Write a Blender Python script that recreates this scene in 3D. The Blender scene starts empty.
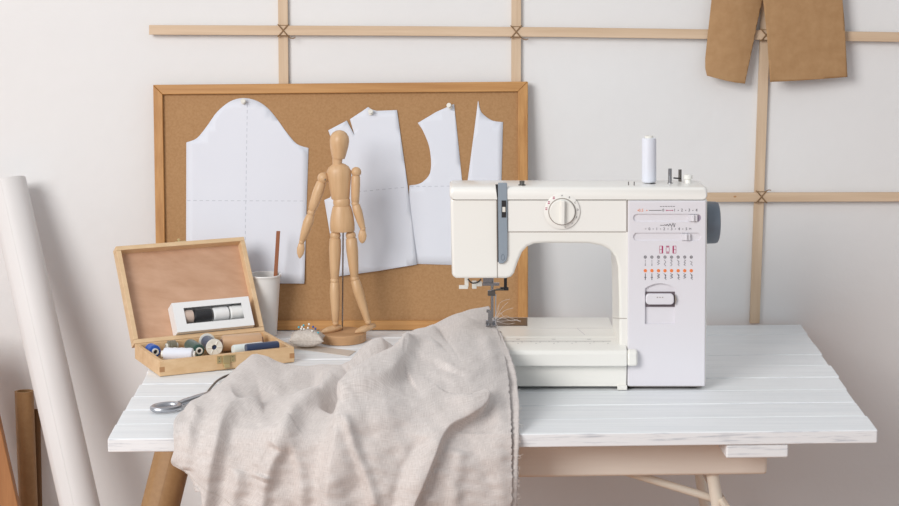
import bpy, bmesh, math, random
import numpy as np
from mathutils import Vector, Matrix, Euler
random.seed(4)
PI = math.pi
# ------------------------------------------------------------------ camera
FOC = 1800.0; PITCH = math.atan(313 / FOC); TZ = 0.75; CZ = TZ + 0.70
SC = bpy.context.scene; C = SC.collection
cam_d = bpy.data.cameras.new('camera'); cam = bpy.data.objects.new('camera', cam_d); C.objects.link(cam)
cam.location = (0, 0, CZ); cam.rotation_euler = (PI / 2 - PITCH, 0, 0)
cam_d.sensor_width = 36; cam_d.lens = FOC * 36 / 899; cam_d.clip_end = 100
SC.camera = cam
# ------------------------------------------------------------------ world, light, exposure
W = bpy.data.worlds.new('world'); SC.world = W; W.use_nodes = True
W.node_tree.nodes['Background'].inputs[0].default_value = (0.92, 0.96, 1.0, 1)
W.node_tree.nodes['Background'].inputs[1].default_value = 0.56
def area(name, loc, target, size, power, col):
    l = bpy.data.lights.new(name, 'AREA'); l.shape = 'RECTANGLE'; l.size, l.size_y = size; l.energy = power; l.color = col
    o = bpy.data.objects.new(name, l); C.objects.link(o); o.location = loc
    o.rotation_euler = (Vector(target) - Vector(loc)).to_track_quat('-Z', 'Y').to_euler()
area('window_light', (-2.25, -0.35, 2.6), (0.1, 2.9, 0.9), (1.9, 1.9), 132, (1.0, 0.985, 0.965))
SC.view_settings.view_transform = 'Standard'; SC.view_settings.look = 'None'
SC.view_settings.gamma = 1; SC.view_settings.use_curve_mapping = False
SC.view_settings.exposure = 0.0

def carve(o, cutter_bm):
    me = bpy.data.meshes.new('c'); bmesh.ops.recalc_face_normals(cutter_bm, faces=cutter_bm.faces); cutter_bm.to_mesh(me); cutter_bm.free()
    c = bpy.data.objects.new('c', me); C.objects.link(c); bpy.context.view_layer.update()
    md = o.modifiers.new('cut', 'BOOLEAN'); md.operation = 'DIFFERENCE'; md.solver = 'EXACT'; md.object = c
    dg = bpy.context.evaluated_depsgraph_get(); dg.update()
    nm = bpy.data.meshes.new_from_object(o.evaluated_get(dg)); o.modifiers.clear(); old = o.data; o.data = nm; nm.name = old.name
    for p in nm.polygons: p.use_smooth = False
    bpy.data.objects.remove(c); bpy.data.meshes.remove(me)
# ------------------------------------------------------------------ photo geometry helpers
def ray(x, y):
    dx = x - 449.5; dv = 253 - y; c, s = math.cos(PITCH), math.sin(PITCH)
    return Vector((dx, FOC * c + dv * s, -FOC * s + dv * c))
CAM = Vector((0, 0, CZ))
def P(x, y, Y):
    r = ray(x, y); return CAM + r * (Y / r.y)
def T(x, y, z=TZ):
    r = ray(x, y); return CAM + r * ((z - CZ) / r.z)
def hit(x, y, p0, n):
    r = ray(x, y); return CAM + r * ((Vector(p0) - CAM).dot(n) / r.dot(n))
WY = T(801, 324).y + 0.014            # plane of the back wall

# ------------------------------------------------------------------ materials
def newmat(name, rough=0.5, metal=0.0):
    m = bpy.data.materials.new(name); m.use_nodes = True
    b = m.node_tree.nodes['Principled BSDF']
    b.inputs['Roughness'].default_value = rough; b.inputs['Metallic'].default_value = metal
    return m, m.node_tree, b
def lin(c): return tuple(((v / 255 + 0.055) / 1.055) ** 2.4 if v > 10 else v / 255 / 12.92 for v in c) + (1,)
def mat(name, c1, c2=None, scale=(1, 1, 1), ns=5, rough=0.5, metal=0, bump=0, bscale=None, detail=4, coat=0, coords='Object', lo=.35, hi=.65, rot=(0, 0, 0), bdist=.001, trans=0):
    m, nt, b = newmat(name, rough, metal)
    N, L = nt.nodes, nt.links
    tc = N.new('ShaderNodeTexCoord'); mp = N.new('ShaderNodeMapping'); mp.inputs['Scale'].default_value = scale
    mp.inputs['Rotation'].default_value = rot
    L.new(tc.outputs[coords], mp.inputs['Vector'])
    b.inputs['Base Color'].default_value = lin(c1)
    if c2:
        n = N.new('ShaderNodeTexNoise'); n.inputs['Scale'].default_value = ns; n.inputs['Detail'].default_value = detail
        n.inputs['Roughness'].default_value = .6
        r = N.new('ShaderNodeValToRGB'); r.color_ramp.elements[0].position = lo; r.color_ramp.elements[1].position = hi
        r.color_ramp.elements[0].color = lin(c1); r.color_ramp.elements[1].color = lin(c2)
        L.new(mp.outputs[0], n.inputs['Vector']); L.new(n.outputs['Fac'], r.inputs[0]); L.new(r.outputs[0], b.inputs['Base Color'])
    if bump:
        n2 = N.new('ShaderNodeTexNoise'); n2.inputs['Scale'].default_value = bscale or ns; n2.inputs['Detail'].default_value = 6
        L.new(mp.outputs[0], n2.inputs['Vector'])
        bp = N.new('ShaderNodeBump'); bp.inputs['Strength'].default_value = bump; bp.inputs['Distance'].default_value = bdist
        L.new(n2.outputs['Fac'], bp.inputs['Height']); L.new(bp.outputs[0], b.inputs['Normal'])
    if coat:
        b.inputs['Coat Weight'].default_value = coat; b.inputs['Coat Roughness'].default_value = .15
    if trans: b.inputs['Transmission Weight'].default_value = trans
    return m
def wood(name, c1, c2, axis='x', rough=.55, rz=0, ns=3, k=22):
    s = {'x': (1.2, k, k), 'y': (k, 1.2, k), 'z': (k, k, 1.2)}[axis]
    return mat(name, c1, c2, scale=s, ns=ns, rough=rough, bump=.15, rot=(0, 0, rz), detail=6, lo=.3, hi=.7)
def threadmat(name, c, rough=.45):
    m, nt, b = newmat(name, rough); N, L = nt.nodes, nt.links
    b.inputs['Base Color'].default_value = lin(c); b.inputs['Sheen Weight'].default_value = .3
    tc = N.new('ShaderNodeTexCoord'); w = N.new('ShaderNodeTexWave'); w.wave_type = 'BANDS'; w.bands_direction = 'DIAGONAL'
    w.inputs['Scale'].default_value = 260; w.inputs['Distortion'].default_value = 2
    L.new(tc.outputs['Object'], w.inputs['Vector'])
    bp = N.new('ShaderNodeBump'); bp.inputs['Strength'].default_value = .35; bp.inputs['Distance'].default_value = .0006
    L.new(w.outputs['Fac'], bp.inputs['Height']); L.new(bp.outputs[0], b.inputs['Normal'])
    return m
M = {}
M['wall'] = mat('wall_plaster', (230, 229, 229), (227, 226, 226), ns=3, rough=.9, bump=.2, bscale=38, bdist=.004)
M['floor'] = wood('floor_boards', (176, 128, 92), (146, 100, 70), 'x', .5)
M['table'] = mat('white_painted_planks', (238, 240, 242), (226, 229, 232), scale=(1.2, 26, 26), ns=4, rough=.48, bump=.35, bscale=5, bdist=.0012, lo=.40, hi=.75)
M['table_edge'] = mat('worn_white_paint', (236, 237, 239), (186, 190, 198), scale=(2.5, 30, 40), ns=6, rough=.6, bump=.3, bdist=.001, lo=.52, hi=.75)
M['cream'] = mat('cream_metal', (228, 219, 205), rough=.35, coat=.3)
M['cream_wood'] = mat('cream_painted_beam', (240, 230, 218), (234, 222, 210), scale=(1, 9, 9), ns=4, rough=.5)
M['lath'] = wood('pale_lath', (219, 194, 167), (201, 173, 143), 'x', .6, k=30)
M['lathv'] = wood('pale_lath_upright', (219, 196, 170), (201, 174, 145), 'z', .6, k=30)
M['twine'] = mat('jute_twine', (152, 120, 86), (122, 94, 66), ns=300, rough=.9)
M['kraft'] = mat('kraft_paper', (176, 138, 97), (166, 127, 86), scale=(1, 1, 1), ns=45, rough=.75, bump=.25, bscale=14, bdist=.003)
M['krafttube'] = mat('kraft_roll_paper', (162, 125, 84), (154, 117, 77), scale=(3, 3, 3), ns=30, rough=.6)
M['kraftdark'] = mat('kraft_inner', (112, 82, 52), rough=.8)
M['hardboard'] = mat('hardboard', (175, 135, 93), (165, 124, 82), ns=240, rough=.8, detail=3)
M['frame'] = wood('frame_pine', (200, 150, 92), (168, 116, 62), 'x', .5, k=40)
M['framev'] = wood('frame_pine_upright', (200, 150, 92), (168, 116, 62), 'z', .5, k=40)
M['paper'] = mat('pattern_paper', (223, 225, 233), (220, 222, 231), ns=4, rough=.8, bump=.2, bscale=7, bdist=.002)
M['dash'] = mat('pencil_line', (190, 192, 202), rough=.9)
M['pinwhite'] = mat('pushpin_plastic', (225, 222, 214), rough=.3)
M['steel'] = mat('steel', (158, 157, 160), rough=.25, metal=1)
M['chrome'] = mat('chrome', (190, 191, 196), rough=.36, metal=1)
M['darksteel'] = mat('dark_steel', (120, 116, 112), rough=.3, metal=1)
M['brass'] = mat('brass', (228, 208, 158), rough=.42, metal=1)
M['manwood'] = wood('mannequin_beech', (214, 177, 137), (196, 157, 115), 'z', .42, k=30)
M['basewood'] = wood('mannequin_base_wood', (204, 162, 120), (180, 138, 98), 'x', .5, k=30)
M['boxpine'] = wood('box_pine', (226, 193, 152), (208, 170, 126), 'x', .5, rz=-.42, k=22)
M['boxpine_top'] = wood('lid_pine', (226, 196, 158), (212, 179, 138), 'x', .5, rz=-.42, k=22)
M['boxply'] = wood('lid_plywood', (206, 166, 138), (188, 146, 116), 'x', .6, rz=-.42, ns=3, k=14)
M['joint'] = mat('end_grain', (176, 130, 88), rough=.6)
M['card'] = mat('white_card', (236, 236, 236), rough=.6)
M['cup'] = mat('white_cup', (226, 224, 222), rough=.35)
M['stick'] = wood('redwood_stick', (158, 98, 62), (132, 76, 46), 'z', .5)
M['cushion'] = mat('grey_linen', (206, 197, 188), (188, 178, 169), ns=260, rough=.95, bump=.4, bscale=300, bdist=.0008)
M['ruler'] = mat('beige_ruler', (206, 196, 186), rough=.35)
M['plastic'] = mat('machine_white', (238, 236, 230), rough=.28, coat=.25)
M['plastic2'] = mat('machine_cover_white', (240, 238, 233), rough=.3, coat=.2)
M['panel'] = mat('machine_lilac_panel', (226, 223, 228), rough=.35)
M['groove'] = mat('machine_groove', (200, 196, 200), rough=.5)
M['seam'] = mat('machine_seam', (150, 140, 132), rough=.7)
M['slate'] = mat('slate_plastic', (112, 122, 134), rough=.4)
M['slate_lt'] = mat('slate_lever_plastic', (142, 153, 164), rough=.35)
M['black'] = mat('black_plastic', (38, 36, 38), rough=.5)
M['magenta'] = mat('magenta_print', (176, 40, 98), rough=.6)
M['orange'] = mat('orange_print', (238, 128, 66), rough=.6)
M['ink'] = mat('grey_print', (70, 66, 72), rough=.6)
M['inklt'] = mat('light_grey_print', (128, 124, 130), rough=.6)
M['rubber'] = mat('black_rubber', (34, 32, 32), rough=.8)
M['tubewhite'] = mat('white_roll_paper', (228, 225, 224), (222, 219, 218), ns=3, rough=.55)
M['plank'] = wood('orange_plank', (176, 122, 76), (150, 98, 56), 'z', .5, k=20)
M['pinteal'] = mat('teal_pinhead', (84, 176, 190), rough=.25)
M['pinblue'] = mat('blue_pinhead', (38, 84, 160), rough=.25)
M['pinpearl'] = mat('white_pinhead', (232, 230, 226), rough=.25)
M['skirting'] = mat('skirting_paint', (232, 230, 226), rough=.6)
for nme, c in dict(white=(224, 227, 237), blue=(24, 84, 176), olive=(112, 106, 88), green=(32, 72, 62), navy=(28, 48, 84), tan=(202, 164, 128), beige=(206, 184, 170), black=(24, 24, 30), pale=(222, 230, 228), cream=(240, 240, 238), brown=(110, 70, 56), purewhite=(240, 240, 240)).items():
    M['th_' + nme] = threadmat(nme + '_thread', c)
# linen
def linen():
    m, nt, b = newmat('natural_linen', .92); N, L = nt.nodes, nt.links
    b.inputs['Sheen Weight'].default_value = .25
    tc = N.new('ShaderNodeTexCoord')
    def nz(sc, ns, det=4):
        mp = N.new('ShaderNodeMapping'); mp.inputs['Scale'].default_value = sc; L.new(tc.outputs['UV'], mp.inputs[0])
        n = N.new('ShaderNodeTexNoise'); n.inputs['Scale'].default_value = ns; n.inputs['Detail'].default_value = det; L.new(mp.outputs[0], n.inputs[0]); return n.outputs['Fac']
    a = nz((1, 14, 1), 34); c = nz((14, 1, 1), 34); d = nz((1, 1, 1), 5)
    def mth(op, x, y):
        n = N.new('ShaderNodeMath'); n.operation = op
        for i, v in enumerate((x, y)):
            if isinstance(v, (int, float)): n.inputs[i].default_value = v
            else: L.new(v, n.inputs[i])
        return n.outputs[0]
    s = mth('ADD', mth('MULTIPLY', mth('ADD', a, c), .42), mth('MULTIPLY', d, .16))
    r = N.new('ShaderNodeValToRGB'); r.color_ramp.elements[0].position = .36; r.color_ramp.elements[1].position = .64
    r.color_ramp.elements[0].color = lin((187, 178, 173)); r.color_ramp.elements[1].color = lin((220, 212, 208))
    L.new(s, r.inputs[0]); L.new(r.outputs[0], b.inputs['Base Color'])
    bp = N.new('ShaderNodeBump'); bp.inputs['Strength'].default_value = .5; bp.inputs['Distance'].default_value = .0012
    L.new(s, bp.inputs['Height']); L.new(bp.outputs[0], b.inputs['Normal'])
    return m
M['linen'] = linen()

# ------------------------------------------------------------------ mesh helpers
def put(o, parent, bm_, loc):
    pass
ROOTLOC = {}
def root_loc(o):
    while o.parent: o = o.parent
    return Vector(o.location)
def obj(name, bm, m, parent=None, bevel=0, seg=2, smooth=30, solid=0, base=None, label=None, sub=0):
    bmesh.ops.recalc_face_normals(bm, faces=bm.faces)
    me = bpy.data.meshes.new(name)
    if parent is not None: off = root_loc(parent)
    else:
        if base is None:
            xs = [v.co for v in bm.verts]
            base = Vector(((min(v.x for v in xs) + max(v.x for v in xs)) / 2, (min(v.y for v in xs) + max(v.y for v in xs)) / 2, min(v.z for v in xs)))
        off = Vector(base)
    bmesh.ops.translate(bm, verts=bm.verts, vec=-off)
    bm.to_mesh(me); bm.free()
    if isinstance(m, (list, tuple)):
        for k in m: me.materials.append(k)
    else: me.materials.append(m)
    o = bpy.data.objects.new(name, me); C.objects.link(o)
    if parent is not None: o.parent = parent
    else: o.location = off
    for p in me.polygons: p.use_smooth = True
    me.set_sharp_from_angle(angle=math.radians(smooth))
    if solid:
        s = o.modifiers.new('thickness', 'SOLIDIFY'); s.thickness = solid; s.offset = -1
    if bevel:
        b = o.modifiers.new('bevel', 'BEVEL'); b.width = bevel; b.segments = seg; b.limit_method = 'ANGLE'; b.angle_limit = math.radians(40); b.use_clamp_overlap = True
        b.harden_normals = True
    if sub:
        s = o.modifiers.new('sub', 'SUBSURF'); s.levels = sub; s.render_levels = sub
    if label: o['label'] = label
    return o
def thing(name, label, cat, loc, group=None):
    o = bpy.data.objects.new(name, None); C.objects.link(o); o.location = loc; o.empty_display_size = .02
    o['label'] = label; o['category'] = cat
    if group: o['group'] = group
    return o
def tag(o, label, cat, group=None):
    o['label'] = label; o['category'] = cat
    if group: o['group'] = group
    return o
def struct(name, bm, m, **k):
    o = obj(name, bm, m, **k); o['kind'] = 'structure'; return o
def B(): return bmesh.new()
def box(bm, a, b):
    a, b = Vector(a), Vector(b)
    return obb(bm, (a + b) / 2, Vector((1, 0, 0)), Vector((0, 1, 0)), Vector((0, 0, 1)), (b - a) / 2)
def obb(bm, c, ux, uy, uz, h):
    vs = [bm.verts.new(Vector(c) + ux * (sx * h[0]) + uy * (sy * h[1]) + uz * (sz * h[2])) for sx in (-1, 1) for sy in (-1, 1) for sz in (-1, 1)]
    fs = []
    for q in ((0, 1, 3, 2), (4, 6, 7, 5), (0, 4, 5, 1), (2, 3, 7, 6), (0, 2, 6, 4), (1, 5, 7, 3)):
        fs.append(bm.faces.new([vs[i] for i in q]))
    return fs
def prism(bm, pts, vec, mi=0):
    """closed outline pts (world) extruded by vec"""
    vec = Vector(vec)
    a = [bm.verts.new(Vector(p)) for p in pts]; b = [bm.verts.new(Vector(p) + vec) for p in pts]
    n = len(a); fs = [bm.faces.new(a[::-1]), bm.faces.new(b)]
    for i in range(n): fs.append(bm.faces.new((a[i], a[(i + 1) % n], b[(i + 1) % n], b[i])))
    for f in fs: f.material_index = mi
    return fs
def frame_of(d):
    d = Vector(d).normalized(); r = Vector((0, 0, 1)) if abs(d.z) < .9 else Vector((0, 1, 0))
    x = r.cross(d).normalized(); return x, d.cross(x).normalized(), d
def revolve(bm, A, Bp, prof, n=24, sq=(1, 1), xdir=None, cap=True):
    """prof = [(t along A->B in 0..1, radius m)], sq squashes the two cross axes"""
    A, Bp = Vector(A), Vector(Bp); d = Bp - A; x, y, z = frame_of(d)
    if xdir is not None:
        x = (Vector(xdir) - z * Vector(xdir).dot(z)).normalized(); y = z.cross(x)
    rings = []
    for t, r in prof:
        c = A + d * t
        if r < 1e-6: rings.append([bm.verts.new(c)])
        else: rings.append([bm.verts.new(c + x * (r * sq[0] * math.cos(2 * PI * k / n)) + y * (r * sq[1] * math.sin(2 * PI * k / n))) for k in range(n)])
    for a, b in zip(rings, rings[1:]):
        if len(a) == 1 and len(b) == 1: continue
        for k in range(n):
            k2 = (k + 1) % n
            if len(a) == 1: bm.faces.new((a[0], b[k], b[k2]))
            elif len(b) == 1: bm.faces.new((a[k], b[0], a[k2]))
            else: bm.faces.new((a[k], a[k2], b[k2], b[k]))
    if cap:
        if len(rings[0]) > 1: bm.faces.new(rings[0][::-1])
        if len(rings[-1]) > 1: bm.faces.new(rings[-1])
def cyl(bm, A, Bp, r, n=20, r2=None): revolve(bm, A, Bp, [(0, r), (1, r if r2 is None else r2)], n)
def ball(bm, c, r, n=16, sq=(1, 1, 1)):
    q = bmesh.ops.create_uvsphere(bm, u_segments=n, v_segments=max(8, n // 2), radius=r)['verts']
    for v in q: v.co = Vector((v.co.x * sq[0], v.co.y * sq[1], v.co.z * sq[2])) + Vector(c)
def tube(bm, pts, r, n=8, closed=False):
    pts = [Vector(p) for p in pts]; N_ = len(pts); rings = []; prevx = None
    for i, p in enumerate(pts):
        if closed: d = pts[(i + 1) % N_] - pts[i - 1]
        else: d = pts[min(i + 1, N_ - 1)] - pts[max(i - 1, 0)]
        d.normalize()
        if prevx is None: x, y, _ = frame_of(d)
        else:
            x = (prevx - d * prevx.dot(d)).normalized(); y = d.cross(x)
        prevx = x; rr = r[i] if isinstance(r, (list, tuple)) else r
        rings.append([bm.verts.new(p + x * rr * math.cos(2 * PI * k / n) + y * rr * math.sin(2 * PI * k / n)) for k in range(n)])
    m_ = N_ if closed else N_ - 1
    for i in range(m_):
        a, b = rings[i], rings[(i + 1) % N_]
        for k in range(n): bm.faces.new((a[k], a[(k + 1) % n], b[(k + 1) % n], b[k]))
    if not closed: bm.faces.new(rings[0][::-1]); bm.faces.new(rings[-1])
def smooth_path(pts, n=8, closed=False):
    pts = [Vector(p) for p in pts]; out = []; N_ = len(pts)
    rng = range(N_) if closed else range(N_ - 1)
    for i in rng:
        g = (lambda j: pts[j % N_]) if closed else (lambda j: pts[min(max(j, 0), N_ - 1)])
        p0, p1, p2, p3 = g(i - 1), g(i), g(i + 1), g(i + 2)
        for k in range(n):
            t = k / n
            out.append(.5 * ((2 * p1) + (p2 - p0) * t + (2 * p0 - 5 * p1 + 4 * p2 - p3) * t * t + (3 * p1 - p0 - 3 * p2 + p3) * t ** 3))
    if not closed: out.append(pts[-1])
    return out
def rounded(cx, cy, w, h, r, n=5):
    out = []
    for sx, sy, a0 in ((1, -1, -90), (1, 1, 0), (-1, 1, 90), (-1, -1, 180)):
        for k in range(n + 1):
            a = math.radians(a0 + 90 * k / n); out.append((cx + sx * (w / 2 - r) + r * math.cos(a), cy + sy * (h / 2 - r) + r * math.sin(a)))
    return out
def text_into(bm, s, x, y, hpx, Y, mi=0, rot=0, sx=1.0):
    """lettering printed on the plane Y, centred on photo point x,y, cap height hpx"""
    cu = bpy.data.curves.new('t', 'FONT'); cu.body = s; cu.align_x = 'CENTER'; cu.align_y = 'CENTER'; cu.size = 1
    cu.resolution_u = 2
    o = bpy.data.objects.new('t', cu); C.objects.link(o)
    dg = bpy.context.evaluated_depsgraph_get(); dg.update()
    me = bpy.data.meshes.new_from_object(o.evaluated_get(dg))
    bpy.data.objects.remove(o); bpy.data.curves.remove(cu)
    k = hpx * (Y / (FOC * 1.0)) / .7; c = P(x, y, Y)
    Mx = Matrix.Translation(c) @ Matrix.Rotation(PI / 2, 4, 'X') @ Matrix.Rotation(rot, 4, 'Z') @ Matrix.Diagonal((k * sx, k, k, 1))
    me.transform(Mx)
    n0 = len(bm.faces); bm.from_mesh(me); bm.faces.ensure_lookup_table()
    for f in bm.faces[n0:]: f.material_index = mi
    bpy.data.meshes.remove(me)
def stroke(bm, pts, w, Y, d=.0002, mi=0):
    """printed line as thin strip; pts in photo px on plane Y, w px"""
    for (x0, y0), (x1, y1) in zip(pts, pts[1:]):
        l = math.hypot(x1 - x0, y1 - y0) or 1; nx, ny = -(y1 - y0) / l * w / 2, (x1 - x0) / l * w / 2
        prism(bm, [P(x0 + nx, y0 + ny, Y), P(x1 + nx, y1 + ny, Y), P(x1 - nx, y1 - ny, Y), P(x0 - nx, y0 - ny, Y)], (0, d, 0), mi)

# ================================================================== THE SETTING
b = B(); box(b, (-3.2, WY, 0), (3.2, WY + .12, 2.8)); struct('wall_back', b, M['wall'])
b = B(); box(b, (-3.2, -1.6, -.05), (3.2, WY, 0)); struct('floor', b, M['floor'])
b = B(); box(b, (-3.2, WY - .016, 0), (3.2, WY, .09)); struct('baseboard_back', b, M['skirting'], bevel=.003)

# ================================================================== TABLE
FL, FR = T(107.3, 439), T(878, 430); BR = T(801, 324.3)
ux = (FR - FL).normalized(); uy = Vector((-ux.y, ux.x, 0)); up = Vector((0, 0, 1))
depth = (BR - FR).dot(uy); TW = (FR - FL).length
NPL = 9; pw = depth / NPL; TT = .0205
table = thing('work_table', 'white painted plank table with cream tube legs, standing against the wall', 'table', ((FL + FR) / 2 + uy * depth / 2 - up * TZ))
offs_r = [0, -.002, -.003, -.001, .001, -.002, 0, -.001, 0]; offs_l = [0, .001, .003, .005, .008, .006, .008, .006, .008]
b = B()
for i in range(NPL):
    y0 = i * pw + .0008; y1 = (i + 1) * pw - .0008; sl = (BR - FR).dot(ux) / depth
    za = -.0004 * (i % 2); q = [(offs_l[i], y0), (TW + offs_r[i] + sl * y0, y0), (TW + offs_r[i] + sl * y1, y1), (offs_l[i], y1)]
    for f in prism(b, [FL + ux * a + uy * d + up * (za - TT) for a, d in q], up * TT):
        f.normal_update()
        if abs(f.normal.z) < .5: f.material_index = 1
obj('tabletop', b, [M['table'], M['table_edge']], table, bevel=.0022, seg=2)
def tpt(a, d, z): return FL + ux * a + uy * d + up * (z - TZ)
def px_a(x, y, d):   # a-coordinate along the front for photo point at depth line d
    n = uy; p = hit(x, y, tpt(0, d, 0), n); return (p - FL).dot(ux), p.z
a0, _ = px_a(724, 452, .02); a1, _ = px_a(786, 452, .02)
for aa, ab in ((a0, a1), (.14, .14 + a1 - a0)):
    b = B(); obb(b, tpt((aa + ab) / 2, .004 + .31, TZ - TT - .0108), ux, uy, up, ((ab - aa) / 2, .31, .0102)); obj('batten', b, M['table_edge'], table, bevel=.003)
ab, zt = px_a(768, 461, .085); _, zb = px_a(768, 475, .085)
zt = TZ - TT - .018
b = B(); obb(b, tpt((.18 + ab) / 2, .105, (zt + zb) / 2), ux, uy, up, ((ab - .18) / 2, .02, (zt - zb) / 2)); obj('beam', b, M['cream_wood'], table, bevel=.006, seg=3)
b = B(); obb(b, tpt((.18 + ab) / 2, .52, (zt + zb) / 2), ux, uy, up, ((ab - .18) / 2, .02, (zt - zb) / 2)); obj('beam', b, M['cream_wood'], table, bevel=.006, seg=3)
def leg(xt, yt, xb, yb, d, r):
    at, z1 = px_a(xt, yt, d); a2, z2 = px_a(xb, yb, d)
    top = tpt(at, d, z1); q = tpt(a2, d, z2); dr = (q - top); k = (0.002 - z1) / dr.z
    top = top + dr * ((zb + .01 - z1) / dr.z)
    return top, tpt(at, d, z1) + dr * k
for s in ((712.5, 474, 717.5, 506, .105), (700, 474, 705, 506, .52)):
    t_, q_ = leg(*s, .0085); b = B(); cyl(b, q_, t_, .0095, 20); obj('leg', b, M['cream'], table)
    aq = TW - (t_ - FL).dot(ux); sh = Vector(ux) * (TW - 2 * (t_ - FL).dot(ux)) + ux * 0.0
    b = B(); tq = t_ + ux * (.25 - (t_ - FL).dot(ux)); qq = tq + Vector((-(q_ - t_).x, (q_ - t_).y, (q_ - t_).z)); cyl(b, qq, tq, .0095, 20); obj('leg', b, M['cream'], table)
for xa, ya, xb_, yb_ in ((622, 474, 714, 502),):
    aa, za = px_a(xa, ya, .105); ac, zc = px_a(xb_, yb_, .105)
    b = B(); cyl(b, tpt(aa, .125, za), tpt(ac, .125, zc), .0062, 16); obj('brace', b, M['cream'], table)
b = B(); aa, za = px_a(722, 500, .105); cyl(b, tpt(aa, .06, za), tpt(aa, .54, za), .006, 12); obj('stretcher', b, M['cream'], table)

# ================================================================== ROLLS ON THE LEFT
def roll(name, label, xt, yt, Yt, xb, yb, Yb, r, m, core=.75, hole=M['kraftdark'], cat='paper roll'):
    A = P(xt, yt, Yt); Q = P(xb, yb, Yb); d = Q - A; base = A + d * ((r * math.hypot(d.x, d.y) / d.length + .0006 - A.z) / d.z)
    t = thing(name, label, cat, (base.x, base.y, 0))
    b = B(); L_ = (base - A).length
    revolve(b, base, A, [(0, r), (1, r), (1, r * core), (.9, r * core), (.9, 0)], 40, cap=True); obj('paper', b, m, t, smooth=50)
    b = B(); x, y, z = frame_of(A - base)
    # outer sheet edge as a slight step along the roll
    prism(b, [base + x * (r * math.cos(a)) * k + y * (r * math.sin(a)) * k for k, a in ((1.0, -2.2), (1.012, -2.2), (1.012, -1.9), (1.012, -1.6), (1.0, -1.6))], (A - base) * .998)
    obj('loose_edge', b, m, t)
    return t
Yb1 = WY - .21
roll('paper_roll', 'wide white paper roll leaning against the wall left of the table', 6.5, 181, WY - .055, 80, 506, Yb1, .0345, M['tubewhite'], .86, M['tubewhite'])
roll('kraft_paper_roll', 'narrow brown kraft paper roll standing between plank and white roll', 24, 391, WY - .05, 28.5, 506, WY - .06, .0172, M['krafttube'])
t = roll('kraft_paper_roll', 'thick brown kraft paper roll leaning under the left end of the table', 177, 440, WY - .36, 160.5, 506, WY - .40, .0315, M['krafttube'])
roll('kraft_paper_roll', 'dark sliver of brown roll behind narrow kraft roll', 36, 410, WY - .03, 38, 506, WY - .03, .008, M['kraftdark'])
q = [P(-40, 290, WY - .15), P(-12, 372, WY - .15), P(18, 506, WY - .17)]
dn = (q[2] - q[1]); end = q[1] + dn * ((.002 - q[1].z) / dn.z)
b = B(); topR = q[1] - dn * .25; prism(b, [end, topR, topR + Vector((-.11, 0, .02)), Vector((end.x - .12, end.y, .002))], (0, .018, 0))
tag(obj('wooden_plank', b, M['plank'], bevel=.002), 'orange-brown wooden plank leaning in the bottom left corner', 'plank')

# ================================================================== LATTICE ON THE WALL
lat = thing('wooden_lattice', 'pale wooden slat lattice tied with twine on the white wall', 'wall lattice', (P(516, 33, WY).x, WY, P(516, 33, WY).z))
YV = WY - .001; YH = WY - .0085; LT = .007
def bar(x0, y0, x1, y1, w, Yp, m, nm='slat'):
    A, Q = P(x0, y0, Yp - LT), P(x1, y1, Yp - LT); d = (Q - A).normalized(); n = Vector((-d.z, 0, d.x)) * (w * .5 * WY / FOC)
    b = B(); prism(b, [A + n, A - n, Q - n, Q + n], (0, LT, 0)); obj(nm, b, m, lat, bevel=.0006, seg=1)
bar(282.0, -90, 285.5, 300, 9.6, YV, M['lathv']); bar(516.6, -90, 515.6, 300, 9.6, YV, M['lathv'])
bar(769.6, -90, 754.8, 323.5, 9.8, YV, M['lathv'])
b = B(); hy_ = [(149, 29.9), (400, 31.0), (560, 32.2), (760, 35.0), (980, 38.4)]
prism(b, [P(x, y - 4.8, YH - LT) for x, y in hy_] + [P(x, y + 4.8, YH - LT) for x, y in hy_[::-1]], (0, LT, 0)); obj('slat', b, M['lath'], lat, bevel=.0006, seg=1)
bar(655, 197.6, 980, 196.8, 9.2, YH, M['lath'])
for (kx, ky) in ((283.2, 30.5), (516.2, 31.8), (766, 35), (761.5, 196.8)):
    b = B(); Yk = YH - LT - .0012
    for s in (-1, 1):
        tube(b, smooth_path([P(kx - 5.4 * s, ky - 6, Yk + .004), P(kx - 4.4 * s, ky - 5.2, Yk), P(kx, ky, Yk - .0006 * s), P(kx + 4.4 * s, ky + 5.2, Yk), P(kx + 5.4 * s, ky + 6, Yk + .004)], 5), .00105, 8)
    for s in (-1, 1): tube(b, [P(kx - 5.2, ky + 5.2 * s, Yk + .002), P(kx + 5.2, ky + 5.2 * s, Yk + .002)], .0006, 8)
    tube(b, smooth_path([P(kx + 4.5, ky - 5.5, Yk), P(kx + 7, ky - 6.8, Yk - .002), P(kx + 9.5, ky - 6.5, Yk - .002)] if ky > 100 else [P(kx + 5, ky + 6, Yk), P(kx + 9, ky + 8, Yk), P(kx + 12, ky + 7, Yk - .002)], 4), .0009, 6)
    obj('twine_tie', b, M['twine'], lat)

b = B(); kc = P(735, 196.6, YH - LT - .0001); revolve(b, kc + Vector((0, .0002, 0)), kc - Vector((0, .0002, 0)), [(0, .0022), (1, .0018)], 14, (1.3, .8)); obj('wood_knot', b, M['joint'], lat)
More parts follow.
